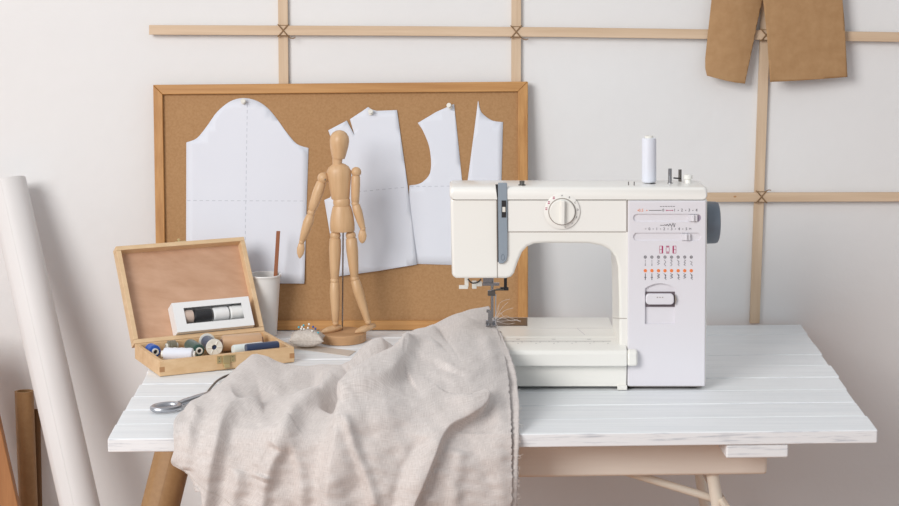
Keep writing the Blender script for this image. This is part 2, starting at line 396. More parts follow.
# kraft paper pieces hanging from above
def sheet(name, outline, m, Yf, label, cat, thick=.0006, nx=34, parent=None, group=None):
    """paper with an outline in photo px; Yf(x,y) gives its distance, so it can curl"""
    b = B(); ys = [p[1] for p in outline]; y0, y1 = min(ys), max(ys)
    vs = [b.verts.new((p[0], p[1], 0)) for p in outline]; b.faces.new(vs)
    xs = [p[0] for p in outline]
    for k in range(1, nx):
        X = min(xs) + (max(xs) - min(xs)) * k / nx; bmesh.ops.bisect_plane(b, geom=b.verts[:] + b.edges[:] + b.faces[:], plane_co=(X, 0, 0), plane_no=(1, 0, 0))
        Yq = y0 + (y1 - y0) * k / nx; bmesh.ops.bisect_plane(b, geom=b.verts[:] + b.edges[:] + b.faces[:], plane_co=(0, Yq, 0), plane_no=(0, 1, 0))
    for v in b.verts:
        r_ = Yf(v.co.x, v.co.y); v.co = P(v.co.x, v.co.y, r_) if not isinstance(r_, Vector) else r_
    o = obj(name, b, m, parent, solid=thick, smooth=25)
    if parent is None: tag(o, label, cat, group)
    return o
k1 = [(713, -26), (711.5, 0), (708, 31.7), (705.2, 58), (705.2, 68), (706.9, 75.5), (716, 78), (726.5, 80.7), (736, 82.6), (745, 83.6), (751, 54.8), (758, 20), (762.8, 0), (764, -26)]
def curl1(x, y):
    c = max(0, (y - 55 - .45 * (x - 705)) / 28) ** 2
    return WY - .019 - .010 * math.sin((x - 705) / 60 * PI) - .020 * min(c, 1.3)
sheet('kraft_paper_pattern', k1, M['kraft'], curl1, 'narrow brown kraft paper piece with curled corner, hanging left on the lattice', 'paper pattern')
k2 = [(761, -26), (763, 0), (767, 34.6), (770, 82), (800, 80.6), (847.5, 77), (844.6, 23), (842.6, 0), (842, -26)]
sheet('kraft_paper_pattern', k2, M['kraft'], lambda x, y: WY - .026 - .008 * math.sin((x - 700) / 50) - .006 * (y / 80), 'wide brown kraft paper piece hanging right on the lattice', 'paper pattern')

# ================================================================== PIN BOARD
bb = P(342, 331, T(342, 331).y); YB0 = T(342, 331).y
tp = P(342, 83, WY - .024)
slope = (tp - bb).normalized(); bn = Vector((1, 0, 0)).cross(slope).normalized()
if bn.y > 0: bn = -bn
def BD(x, y, off=0): return hit(x, y, bb + bn * off, bn)
board = thing('pin_board', 'brown hardboard pin board with pine frame leaning on the wall', 'pin board', (bb.x, bb.y, TZ))
O_ = [(153, 84.8), (528, 81.5), (528, 330), (157, 330)]; I_ = [(162.5, 94.5), (518, 91.5), (518, 320.5), (166, 320.5)]
bk = -bn * .014
for k in range(4):
    j = (k + 1) % 4
    b = B(); prism(b, [BD(*O_[k]), BD(*O_[j]), BD(*I_[j]), BD(*I_[k])], bk); obj('frame_rail', b, M['frame'] if k % 2 == 0 else M['framev'], board, bevel=.0015)
b = B(); prism(b, [BD(x, y, -.007) for x, y in ((159, 91), (522, 88), (522, 325), (162, 325))], -bn * .004); obj('panel', b, M['hardboard'], board)
PO = -.0058
def psheet(outline, label, curl=None):
    return sheet('pattern_piece', outline, M['paper'], lambda x, y: BD(x, y, PO + (curl(x, y) if curl else 0)), label, 'paper pattern', thick=.0004, nx=16, group=None)
s1 = [(186.3, 142.5)] + [tuple(v[:2]) for v in smooth_path([(186.8, 142.3, 0), (197, 138, 0), (207, 126, 0), (217, 112, 0), (230, 101.5, 0), (243, 98, 0), (256, 100.5, 0), (267, 107.5, 0), (277, 119, 0), (287, 133, 0), (297, 144, 0), (308.5, 148, 0)], 4)] + [(306.5, 210), (304.3, 283.6), (186, 283)]
psheet(s1, 'white sleeve pattern with rounded top pinned on the left of the board', lambda x, y: .004 * max(0, (y - 200) / 80) ** 2)
arm = [tuple(v[:2]) for v in smooth_path([(334, 190, 0), (338, 175, 0), (336, 155, 0), (332, 141, 0), (328.2, 130.3, 0)], 4)]
s2 = [(324.3, 200), (330, 197.5)] + arm + [(346.8, 120.5), (354.6, 135.4), (349.9, 119.2), (363.6, 110.2), (368, 107), (372, 109.5), (377, 110.8), (397, 110), (407.8, 187), (417, 264.5), (378, 271), (337, 276.5), (331, 240)]
psheet(s2, 'white bodice pattern with small dart pinned behind the wooden mannequin', lambda x, y: .0012 + .005 * max(0, (y - 200) / 80) ** 2)
s3 = [(417.7, 123), (436, 112), (454, 104), (458, 140), (462, 180), (464.6, 196), (468, 178), (473, 140), (478, 101)] + [tuple(v[:2]) for v in smooth_path([(478.4, 101, 0), (480.5, 110.7, 0), (485.4, 116.2, 0), (493, 120.8, 0), (503, 122, 0)], 3)] + [(501.5, 180), (499, 262), (452, 265), (406.5, 263.5), (409.4, 185.5)] + [tuple(v[:2]) for v in smooth_path([(409.5, 185.4, 0), (418.5, 184, 0), (425, 180, 0), (430, 173, 0), (431, 161, 0), (429, 146, 0), (423, 131, 0), (417.9, 123.2, 0)], 3)][1:-1]
psheet(s3, 'white bodice front pattern with armhole and long dart, pinned behind the sewing machine')
def dashes(pts, par_label):
    b = B()
    (x0, y0), (x1, y1) = pts; L_ = math.hypot(x1 - x0, y1 - y0); n = int(L_ / 6)
    for k in range(n):
        t0 = k / n; t1 = t0 + .55 / n; q0 = (x0 + (x1 - x0) * t0, y0 + (y1 - y0) * t0); q1 = (x0 + (x1 - x0) * t1, y0 + (y1 - y0) * t1)
        nx, ny = (.28, 0) if abs(y1 - y0) > abs(x1 - x0) else (0, .28)
        o_ = PO + .0001 + .004 * 0
        def cz(x, y):
            return PO + .0002 + (par_label(x, y) if par_label else 0)
        prism(b, [BD(q0[0] + nx, q0[1] + ny, cz(*q0)), BD(q1[0] + nx, q1[1] + ny, cz(*q1)), BD(q1[0] - nx, q1[1] - ny, cz(*q1)), BD(q0[0] - nx, q0[1] - ny, cz(*q0))], bn * .0001)
    return b
shs = [o for o in C.objects if o.name.startswith('pattern_piece')]
c1 = lambda x, y: .004 * max(0, (y - 200) / 80) ** 2
c2 = lambda x, y: .0012 + .005 * max(0, (y - 200) / 80) ** 2
for par, pts, cf in ((0, ((247.3, 104), (245, 255)), c1), (0, ((187, 200.5), (306, 201)), c1), (1, ((345, 193), (407, 187)), c2), (2, ((410, 186.5), (459, 186)), None)):
    b = dashes(pts, cf); o = obj('dashed_line', b, M['dash'], shs[par])
def pushpin(x, y, label, tilt):
    c = BD(x, y, PO + (.0018 if 360 < x < 380 else .0006)); d = (bn + Vector(tilt)).normalized()
    t = thing('push_pin', label, 'push pin', c, 'push pins on the pin board')
    b = B(); revolve(b, c, c + d * .011, [(0, .0042), (.12, .0045), (.22, .0028), (.7, .0022), (.8, .004), (.95, .0044), (1, .0036)], 20); obj('pin_head', b, M['pinwhite'], t)
    b = B(); cyl(b, c - d * .005, c, .0005, 8); obj('needle', b, M['steel'], t)
pushpin(243.5, 102, 'white push pin at the top of the sleeve pattern', (.05, 0, .2))
pushpin(371, 113, 'white push pin near the neckline of the middle pattern', (-.05, 0, .3))
pushpin(450.5, 107, 'white push pin at the shoulder tip of the bodice front pattern', (-.35, 0, .35))

# ================================================================== WOODEN MANNEQUIN
base_c = T(342, 346); YM = base_c.y + .043
man = thing('artist_mannequin', 'jointed wooden artist mannequin on a round base before the pin board', 'mannequin', (P(342, 340, YM).x, YM, TZ))
def MP(x, y, dy=0): return P(x, y, YM + dy)
s_ = YM / FOC / math.cos(PITCH * .3)      # metres per px there
bx = P(342, 340, YM).x
b = B(); revolve(b, (bx, YM, TZ + .0005), (bx, YM, TZ + .0165), [(0, .0425), (.92, .0430), (1, .0420)], 48); obj('base', b, M['basewood'], man)
b = B(); cyl(b, (bx, YM + .012, TZ + .015), MP(343.2, 226, .004), .0013, 12); obj('support_rod', b, M['steel'], man)
def limb(nm, A, Q, prof, sq=(1, 1), n=24):
    """prof radii in px"""
    b = B(); revolve(b, A, Q, [(t, r * s_) for t, r in prof], n, sq, xdir=(1, 0, 0)); return obj(nm, b, M['manwood'], man, smooth=40)
limb('head', MP(338.5, 158.5), MP(340, 130), [(0, 0), (0.001, 6.2), (.04, 6.7), (.2, 7.8), (.42, 9.2), (.62, 9.9), (.78, 9.2), (.9, 6.9), (.97, 3.8), (1, 0)], (1, 1.05))
limb('neck', MP(337, 166.5), MP(337.5, 157.5), [(0, 4.6), (1, 5.2)])
limb('torso', MP(340.5, 199), MP(338.5, 163.5), [(0, 8.6), (.03, 9.3), (.3, 10.4), (.6, 12.0), (.78, 12.4), (.9, 10.3), (.97, 7), (1, 4.5)], (1, .72))
limb('waist', MP(341.8, 207), MP(341.5, 198), [(0, 7.5), (.15, 8.2), (.5, 8.7), (.85, 8.4), (1, 7.5)], (1, .8))
limb('pelvis', MP(342.5, 231.3), MP(341.8, 206), [(0, 11.8), (.03, 12.4), (.3, 12.5), (.6, 11.6), (.85, 10.2), (1, 9)], (1, .75))
def joint(x, y, r, dy=0):
    b = B(); ball(b, MP(x, y, dy), r * s_, 16); return obj('joint', b, M['manwood'], man)
for a in ((323.2, 178, 5.9), (356.2, 172, 5.2), (311.3, 212.5, 3.9), (355.2, 203.5, 3.9), (335.3, 235.5, 5.4), (350.8, 235.5, 5.2), (334.6, 280.5, 4.5), (354.6, 278.5, 4.4), (335.6, 323, 3.1), (368, 321.5, 3.2), (301.6, 242, 2.8), (363, 228.5, 2.8)): joint(*a)
b = B(); ball(b, MP(325, 179.5, -.0088), .9 * s_, 10); obj('screw', b, M['darksteel'], man)
UP = [(0, 3.2), (.04, 4.5), (.3, 5.2), (.7, 4.6), (.96, 3.8), (1, 3)]
limb('upper_arm', MP(321.8, 181.5), MP(311.7, 210.5), [(0, 3.6), (.05, 4.8), (.35, 5.5), (.75, 4.9), (.96, 4.1), (1, 3)])
limb('upper_arm', MP(355.8, 175.5), MP(355.2, 202.5), [(0, 3.6), (.05, 4.4), (.35, 4.6), (.75, 4.3), (.96, 4.0), (1, 3)])
limb('forearm', MP(310.8, 214.5), MP(301.8, 241.5), [(0, 3), (.05, 4.2), (.3, 5.2), (.7, 4.2), (.97, 2.9), (1, 2)])
limb('forearm', MP(355.6, 204.5), MP(362.6, 228), [(0, 3.2), (.05, 4.2), (.3, 4.7), (.7, 3.9), (.97, 3.0), (1, 2)])
limb('hand', MP(301.6, 242.5), MP(299.6, 258.5), [(0, 1.5), (.08, 3), (.4, 4), (.7, 3.3), (.92, 1.6), (1, .2)], (1, .5))
limb('hand', MP(362.6, 229), MP(362.2, 243.5), [(0, 1.5), (.08, 3), (.45, 4.3), (.75, 3.6), (.93, 1.9), (1, .2)], (1, .5))
limb('thigh', MP(335.2, 237.5), MP(334.6, 279.5), [(0, 4.2), (.04, 5.8), (.3, 6.2), (.7, 5.2), (.97, 4.2), (1, 3.4)])
limb('thigh', MP(351.2, 237.5), MP(354.5, 277.5), [(0, 4.2), (.04, 5.6), (.3, 6.1), (.7, 5.1), (.97, 4.1), (1, 3.4)])
limb('shin', MP(334.6, 281.5), MP(335.6, 322.5), [(0, 3.6), (.04, 4.6), (.28, 5.3), (.65, 4.4), (.97, 3.3), (1, 2.6)])
limb('shin', MP(354.9, 279.5), MP(367.6, 321), [(0, 3.6), (.04, 4.8), (.28, 5.4), (.65, 4.4), (.97, 3.3), (1, 2.6)])
limb('foot', MP(341.5, 326.5, .012), MP(321.5, 332.2, -.018), [(0, 1), (.06, 3.2), (.3, 4.3), (.65, 4.2), (.9, 2.6), (1, .4)], (1, .8))
limb('foot', MP(375.5, 324.5, .014), MP(355, 332.6, -.018), [(0, 1), (.06, 2.8), (.3, 3.8), (.65, 4.2), (.9, 2.6), (1, .4)], (1, .8))

# ================================================================== PAPER CUP AND STICK
YC = T(264, 338).y + .024; cx = P(265, 300, YC).x; zt_ = P(265, 274, YC).z
b = B(); h_ = zt_ - TZ - .0005
revolve(b, (cx, YC, TZ + .0005), (cx, YC, zt_), [(0, .0180), (0, .0200), (.97, .0280), (.965, .0294), (.985, .0302), (1, .0294), (.995, .0268), (.04, .0185), (.04, 0)], 48, cap=False)
tag(obj('cup', b, M['cup'], smooth=40), 'plain white tapered cup behind the open sewing box', 'cup')
A = Vector((cx + .004, YC - .008, TZ + .012)); Q = P(278.3, 231, YC + .012); A = P(268, 330, YC + .006) if False else Vector((cx + .012, YC + .002, TZ + .01))
d = (Q - A).normalized(); x, y, z = frame_of(d)
b = B(); obb(b, (A + Q) / 2, Vector((1, 0, 0)), Vector((1, 0, 0)).cross(d).normalized(), d, (.0034, .0016, (Q - A).length / 2)); 
tag(obj('wooden_stick', b, M['stick'], bevel=.0006), 'flat reddish wooden stick standing in the white cup', 'stick')

# ================================================================== SEWING BOX
BH = P(159.3, 361.2, T(159.8, 377.2).y).z - TZ
p0 = T(159.8, 377.2); p1 = T(295.5, 364.6); pl = T(131, 344.2, TZ + BH)
bu = Vector((p1.x - p0.x, p1.y - p0.y, 0)); BW = bu.length; bu.normalize(); bu.rotate(Matrix.Rotation(math.radians(3.6), 3, 'Z')); BW *= 1.015; bv = Vector((-bu.y, bu.x, 0))
BDp = .5 * ((Vector((pl.x - p0.x, pl.y - p0.y, 0))).length + Vector((pl.x - p0.x, pl.y - p0.y, 0)).dot(bv))
def BX(a, d, z): return p0 + bu * a + bv * d + up * z
sb = thing('sewing_box', 'open pine sewing box with brass latch on the left of the table', 'sewing box', BX(BW / 2, BDp / 2, 0))
def wallbox(bm, a0, a1, d0, d1, z0, z1, f=BX):
    c = (f(a0, d0, z0) + f(a1, d1, z1)) / 2; obb(bm, c, bu, bv, up, ((a1 - a0) / 2, (d1 - d0) / 2, (z1 - z0) / 2))
wt = .0075
b = B()
wallbox(b, 0, BW, 0, wt, .0008, BH); wallbox(b, 0, BW, BDp - wt, BDp, .0008, BH)
wallbox(b, 0, wt, wt, BDp - wt, .0008, BH); wallbox(b, BW - wt, BW, wt, BDp - wt, .0008, BH); wallbox(b, wt, BW - wt, wt, BDp - wt, .0008, .004)
obj('body', b, M['boxpine'], sb, bevel=.0008, seg=1)
for a in (0.0, BW - .0085):
    b = B(); wallbox(b, a - .0001, a + .0086, -.0002, .0005, .008, .0165); obj('finger_joint', b, M['joint'], sb)
# lid
hA = BX(0, BDp, BH + .0002); tl = .17
# lid plane tilted back about the hinge line
best = None
for k in range(5, 45):
    th = math.radians(k); w_ = (up * math.cos(th) + bv * math.sin(th)); n_ = (-bv * math.cos(th) + up * math.sin(th))
    pA = hit(114, 247, hA, n_); aA = (pA - hA).dot(bu); pB = hit(243.5, 236, hA, n_); aB = (pB - hA).dot(bu)
    e = abs(aA + 0) + abs(aB - BW) 
    if best is None or e < best[0]: best = (e, k, aA, aB, (pA - hA).dot(w_), (pB - hA).dot(w_))
print('lid fit', best, 'BW', BW, 'BD', BDp, 'BH', BH)
th = math.radians(33); lw = (up * math.cos(th) + bv * math.sin(th)); ln = (-bv * math.cos(th) + up * math.sin(th))
LH = ((hit(114, 247, hA, ln) - hA).dot(lw) + (hit(243.5, 236, hA, ln) - hA).dot(lw)) / 2
def LP(a, h, n): return hA + bu * a + lw * h + ln * n
def lobb(bm, a0, a1, h0, h1, n0, n1): obb(bm, LP((a0 + a1) / 2, (h0 + h1) / 2, (n0 + n1) / 2), bu, lw, ln, ((a1 - a0) / 2, (h1 - h0) / 2, abs(n1 - n0) / 2))
LD = .021
b = B(); lobb(b, 0, BW, LH - .008, LH, -LD, 0); lobb(b, 0, BW, 0, .008, -LD, 0); lobb(b, 0, .0085, .008, LH - .008, -LD, 0); lobb(b, BW - .0085, BW, .008, LH - .008, -LD, 0)
lid = obj('lid', b, M['boxpine_top'], sb, bevel=.0008, seg=1)
b = B(); lobb(b, .008, BW - .008, .007, LH - .007, -LD + .0005, -LD + .0035); obj('lid_panel', b, M['boxply'], lid)
b = B(); lobb(b, BW * .46, BW * .54, LH, LH + .0015, -.014, -.002); revolve(b, LP(BW * .5, LH + .001, -.010), LP(BW * .5, LH + .009, -.010), [(0, .0016), (.6, .0016), (.7, .0026), (1, .002)], 12); obj('catch', b, M['brass'], lid)
# latch on the front
la, lz = BW * .60, BH
def bpx(x, y): 
    p = hit(x, y, p0, bv); return (p - p0).dot(bu), p.z - TZ
la0, _ = bpx(217, 366); la1, _ = bpx(235, 366)
latch = None
b = B(); wallbox(b, la0, la0 + (la1 - la0) * .26, -.0012, 0, BH - .014, BH - .002); wallbox(b, la0 + (la1 - la0) * .74, la1, -.0012, 0, BH - .014, BH - .002)
latch = obj('latch', b, M['brass'], sb)
b = B(); wallbox(b, la0 + (la1 - la0) * .30, la0 + (la1 - la0) * .70, -.0035, -.0012, BH - .017, BH - .001)
wallbox(b, la0 + (la1 - la0) * .34, la0 + (la1 - la0) * .66, -.0055, -.002, BH - .022, BH - .015); obj('latch_tongue', b, M['brass'], latch, bevel=.0005)
for fa in (.13, .87):
    for fz in (.005, .011): b = B(); ball(b, BX(la0 + (la1 - la0) * fa, -.0014, BH - fz), .0008, 8); obj('screw', b, M['darksteel'], latch)
# the reels lying in the box
def inbox(p, r):
    a, d_ = (p - p0).dot(bu), (p - p0).dot(bv); m_ = wt + r * .78 + .0035
    a = min(max(a, m_), BW - m_); d_ = min(max(d_, wt + r + .0008), BDp - wt - r - .0008); z_ = max(p.z - TZ, .0042 + r)
    return BX(a, d_, z_)
def reel(label, x0, y0, z0, x1, y1, z1, rpx, m, kind='cone', thick=1.0, name='thread_spool'):
    A = T(x0, y0, TZ + z0); Q = T(x1, y1, TZ + z1); r = rpx * A.y / FOC
    A, Q = inbox(A, r * (1.14 if kind == 'flange' else 1)), inbox(Q, r * (1.14 if kind == 'flange' else 1))
    t = thing(name, label, 'thread spool', (A + Q) / 2 - up * r, 'thread spools in the sewing box')
    b = B()
    if kind == 'cone': prof = [(0, r * .62), (.03, r * .9), (.12, r * 1.0), (.3, r * .93), (.36, r * 1.0), (.5, r * .95), (.6, r), (.75, r * .95), (.9, r), (.97, r * .92), (1, r * .66)]
    elif kind == 'flange': prof = [(0, r * .86), (1, r * .86)]
    else: prof = [(0, r * .9), (.05, r), (.95, r), (1, r * .9)]
    revolve(b, A, Q, prof, 28); obj('thread', b, m, t, smooth=40)
    d = (Q - A).normalized()
    if kind == 'flange':
        for e, s in ((A, 1), (Q, -1)):
            b = B(); c0 = e - d * (.0025 * s)
            revolve(b, c0, c0 + d * .0025 * s, [(0, r * .35), (0, r * 1.12), (1, r * 1.12), (1, r * .35), (0, r * .35)], 32, cap=False)
            x, y, z = frame_of(d)
            for k in range(6):
                a = 2 * PI * k / 6; v = x * math.cos(a) + y * math.sin(a)
                cyl(b, c0 + v * r * .36 - d * .0004 * s, c0 + v * r * .95 - d * .0004 * s, r * .07, 6)
            o = obj('flange', b, M['purew'], t); 
    elif kind == 'cone' or kind == 'tube':
        b = B(); rr = r * .52
        revolve(b, A - d * .003, Q + d * .003, [(0, rr * .65), (0, rr), (1, rr), (1, rr * .65), (0.02, rr * .6)], 20, cap=False); obj('core', b, M['purew'] if kind == 'cone' else M['th_brown'], t, label='hollow core')
        b = B(); cyl(b, Q + d * .0004, Q + d * .0006, rr * .62, 16)
        obj('hole', b, M['black'], t)
    return t
M['purew'] = mat('spool_plastic_white', (232, 230, 222), rough=.4)
reel('bright blue cone of thread in the left corner of the sewing box', 142.5, 344.0, .019, 155.0, 351.6, .019, 6.6, M['th_blue'])
reel('olive grey cone of thread lying behind the white one', 160, 341.2, .021, 176, 345.4, .021, 5.6, M['th_olive'])
reel('dark green cone of thread with pale core, next to the olive one', 187, 343.2, .020, 199, 350.6, .020, 6.6, M['th_green'])
reel('white cone of thread lying along the front of the sewing box', 163.5, 354.0, .022, 193.5, 354.6, .022, 7.0, M['th_white'])
reel('navy thread on a white flanged spool in the middle of the sewing box', 206, 341.0, .023, 214, 347.0, .023, 7.6, M['th_navy'], 'flange')
reel('large tan cone of thread along the back of the sewing box', 222, 343.5, .019, 263, 340.8, .019, 8.6, M['th_tan'], 'tube')
reel('pale greenish thread spool half hidden behind the small navy reel', 233, 350.0, .021, 263, 346.4, .021, 5.2, M['th_pale'], 'plain')
reel('small navy blue thread reel lying in the right front of the sewing box', 247, 349.2, .029, 280, 346.2, .029, 4.7, M['th_navy'], 'plain')

# white window carton with four reels leaning in the lid
CN = -LD + .0042
def lcoord(x, y, n):
    p = hit(x, y, LP(0, 0, n), ln); return (p - hA).dot(bu), (p - hA).dot(lw)
cf = CN + .027
c_tl, c_tr, c_br, c_bl = [lcoord(x, y, cf) for x, y in ((173.6, 303.8), (249, 296), (253.8, 324.6), (176, 333.8))]
ca0 = (c_tl[0] + c_bl[0]) / 2; ca1 = min((c_tr[0] + c_br[0]) / 2, BW - .0095); ch0 = max((c_bl[1] + c_br[1]) / 2, .0088); ch1 = ch0 + ((c_tl[1] + c_tr[1]) / 2 - (c_bl[1] + c_br[1]) / 2)
w_tl, w_br = lcoord(183.6, 308.8, cf), lcoord(244.6, 318.5, cf)
wa0, wa1 = w_tl[0], w_br[0]; hh = ch1 - ch0; wh0, wh1 = ch0 + hh * .26, ch1 - hh * .2
carton = thing('thread_carton', 'white window carton of four reels leaning inside the open lid', 'thread box', LP((ca0 + ca1) / 2, ch0, (CN + cf) / 2))
b = B(); tk = .0009
lobb(b, ca0, wa0, ch0, ch1, cf - tk, cf); lobb(b, wa1, ca1, ch0, ch1, cf - tk, cf); lobb(b, wa0, wa1, ch0, wh0, cf - tk, cf); lobb(b, wa0, wa1, wh1, ch1, cf - tk, cf)
lobb(b, ca0, ca0 + tk, ch0, ch1, CN, cf - tk); lobb(b, ca1 - tk, ca1, ch0, ch1, CN, cf - tk); lobb(b, ca0 + tk, ca1 - tk, ch0, ch0 + tk, CN, cf - tk); lobb(b, ca0 + tk, ca1 - tk, ch1 - tk, ch1, CN, cf - tk)
lobb(b, ca0 + tk, ca1 - tk, ch0 + tk, ch1 - tk, CN, CN + tk)
obj('card_box', b, M['card'], carton, smooth=20)
hm = (wh0 + wh1) / 2 + .0030; rr = min((wh1 - wh0) / 2 * 1.35, .0119); n_mid = cf - tk - rr - .0006
segs = [(0.0, .17, 'th_beige', 'beige thread reel at the left of the white carton'), (.18, .49, 'th_black', 'black thread reel in the white carton'), (.51, .78, 'th_purewhite', 'bright white thread reel third in the carton'), (.80, 1.06, 'th_cream', 'off-white thread reel at the right end of the carton')]
for s0, s1_, mm, lb in segs:
    A, Q = LP(wa0 + (wa1 - wa0) * s0 - (.004 if s0 == 0 else 0), hm, n_mid), LP(wa0 + (wa1 - wa0) * s1_, hm, n_mid)
    t = thing('thread_reel', lb, 'thread reel', (A + Q) / 2, 'thread reels in the white carton')
    b = B(); revolve(b, A, Q, [(0, rr * .8), (.06, rr * .97), (.5, rr), (.94, rr * .97), (1, rr * .8)], 24); obj('thread', b, M[mm], t)
    b = B(); cyl(b, A + (Q - A) * -.01, A + (Q - A) * 1.01, rr * .45, 16); obj('core', b, M['purew'], t)

# ================================================================== PINCUSHION WITH PINS
YP = T(307, 350.5).y + .018; pc = P(307, 340.5, YP)
zc = TZ + .0180
b = B(); nu, nv = 28, 28
def cush(u, v, top):
    su, sv = u, v; e = (1 - u ** 2) * (1 - v ** 2); h = .0158 * max(e, 0) ** .42
    pinch = 1 - .10 * (1 - abs(u) ** 2) * (abs(v) ** 3) - 0; px_ = u * .030 * (1 - .12 * (1 - v * v)); py_ = v * .023 * (1 - .12 * (1 - u * u))
    wr = .0005 * math.sin(u * 15 + v * 4) * (1 - e)
    return Vector((pc.x + px_, YP + py_, zc + (h if top else -h) + wr))
grid = {}
for side in (1, 0):
    for i in range(nu + 1):
        for j in range(nv + 1):
            u, v = -1 + 2 * i / nu, -1 + 2 * j / nv
            if side == 0 and (i in (0, nu) or j in (0, nv)): grid[side, i, j] = grid[1, i, j]
            else: grid[side, i, j] = b.verts.new(cush(u, v, side))
    for i in range(nu):
        for j in range(nv): b.faces.new((grid[side, i, j], grid[side, i + 1, j], grid[side, i + 1, j + 1], grid[side, i, j + 1]))
cu = thing('pincushion', 'small grey linen pincushion beside the mannequin base', 'pincushion', (pc.x, YP, TZ))
obj('cushion', b, M['cushion'], cu, smooth=180)
b = B(); ring = [cush(u, v, 1) + Vector((0, 0, 0)) for u, v in [(-1 + 2 * k / 12, -1) for k in range(12)] + [(1, -1 + 2 * k / 12) for k in range(12)] + [(1 - 2 * k / 12, 1) for k in range(12)] + [(-1, 1 - 2 * k / 12) for k in range(12)]]
tube(b, ring, .0009, 6, closed=True); obj('seam', b, M['cushion'], cu)
for x_, y_, mm, lb, dy in ((298.8, 327.2, 'pinteal', 'teal ball-headed pin at the left end of the pincushion', -.004), (303.6, 325.3, 'pinteal', 'teal ball-headed pin, second from left and highest of the left cluster', .004),
        (302, 326.9, 'pinpearl', 'white ball-headed pin between the two left teal pins', -.002), (301.2, 328.8, 'pinpearl', 'white ball-headed pin lowest in the left cluster', -.008), (303.9, 329, 'pinpearl', 'white ball-headed pin under the second teal pin', -.006),
        (309, 324.2, 'pinpearl', 'white ball-headed pin, tallest of all in the middle', .003), (308, 327.8, 'pinpearl', 'white ball-headed pin just below the tallest white pin', -.004),
        (313.2, 326.8, 'pinblue', 'dark blue ball-headed pin left of the other blue pin', .0), (315.5, 328.6, 'pinblue', 'dark blue ball-headed pin right of the other blue pin', -.003),
        (312.2, 331, 'pinpearl', 'white ball-headed pin low between blue and right teal pins', -.010), (318, 332.8, 'pinteal', 'teal ball-headed pin at the right end of the pincushion', -.008)):
    hd = P(x_, y_, YP + dy); foot = Vector((pc.x + (hd.x - pc.x) * .75, YP + dy * .6, zc + .006))
    t = thing('dressmaking_pin', lb, 'pin', hd, 'ball-headed pins in the pincushion')
    b = B(); ball(b, hd, .0019, 12); obj('pin_head', b, M[mm], t)
    b = B(); cyl(b, foot, hd, .0004, 6); obj('shaft', b, M['steel'], t)

# beige ruler lying under the pincushion
r0, r1, r2, r3 = T(262, 339.5), T(356, 351.5), T(349, 356.5), T(258, 344)
b = B(); prism(b, [r0 + up * .0001, r1 + up * .0001, r2 + up * .0001, r3 + up * .0001], (0, 0, .0009))
tag(obj('ruler', b, M['ruler'], bevel=.0003, seg=1), 'flat beige ruler lying between pincushion and fabric', 'ruler')

# ================================================================== SCISSORS
sc = thing('scissors', 'silver scissors lying half under the linen at the table left', 'scissors', T(166, 408))
zs = TZ + .0062
rc = T(166, 407, zs); 
def ell(c, ax, ay, a, bq, n=28): return [c + ax * (a * math.cos(2 * PI * k / n)) + ay * (bq * math.sin(2 * PI * k / n)) for k in range(n)]
tip = T(203, 395.5, zs + .004); dirs = (tip - rc); dirs.z = 0; dirs.normalize(); sd = Vector((-dirs.y, dirs.x, 0))
exA = (T(181, 405, zs) - T(150, 407, zs)).length / 2
b = B(); tube(b, ell(rc, (T(181, 406, zs) - T(151, 408, zs)).normalized(), Vector((0, 1, 0)), exA * .86, .0165), .0042, 10, closed=True)
tube(b, smooth_path([T(179, 403.5, zs), T(188, 400.5, zs + .001), T(203, 395.8, zs + .003), T(216, 391, zs), T(232, 386, zs - .002)], 5), [.0042] * 3 + [.0048] * 8 + [.004] * 5 + [.0036] * 5, 10)
obj('handle', b, M['chrome'], sc, label='silver looped handle')
b = B(); rc2 = T(221, 391, zs); 
tube(b, smooth_path([T(206.5, 394, zs + .002), T(212, 386.5, zs + .001), T(220, 379, zs - .001), T(233, 374.5, zs - .001), T(246, 379, zs - .002), T(240, 387, zs - .002)], 6), .0019, 10); obj('handle', b, M['darksteel'], sc, label='second looped handle')
b = B(); q0 = T(236, 388, TZ + .003); q1 = T(300, 384, TZ + .002)
prism(b, [q0 + Vector((0, .006, 0)), q1, q0 - Vector((0, .006, 0))], (0, 0, .0015)); obj('blade', b, M['steel'], sc)

# ================================================================== SEWING MACHINE
MY = T(665, 390).y                 # front plane of the column
YF = MY + .006                     # front of arm and head
YR = YF + .125
zbed = P(560, 346, MY).z + .0
mx = P(600, 380, MY).x
sm = thing('sewing_machine', 'white electric sewing machine with slate handwheel on the table', 'sewing machine', (mx, MY + .07, TZ))
def mobj(nm, b, m, **k): return obj(nm, b, M[m] if isinstance(m, str) else m, sm, **k)
prof = [(450.4, 198.5), (451.8, 274), (453.4, 277.6), (456.5, 278.6), (506, 278.6), (511, 277.2), (514, 273.5), (518, 262), (522, 252.5), (527, 247), (534, 244), (545, 243.2), (589, 243.6), (602, 246), (610, 250), (615.5, 257), (618, 267), (619, 300), (619.5, 386), (627, 388), (706, 388), (707, 300), (707.6, 198.5)]
b = B(); prism(b, [Vector((p.x, p.y, max(p.z, TZ + .0055))) for p in (P(x, y, YF) for x, y in prof)], (0, YR - YF, 0)); mobj('body', b, 'plastic', bevel=.007, seg=4)
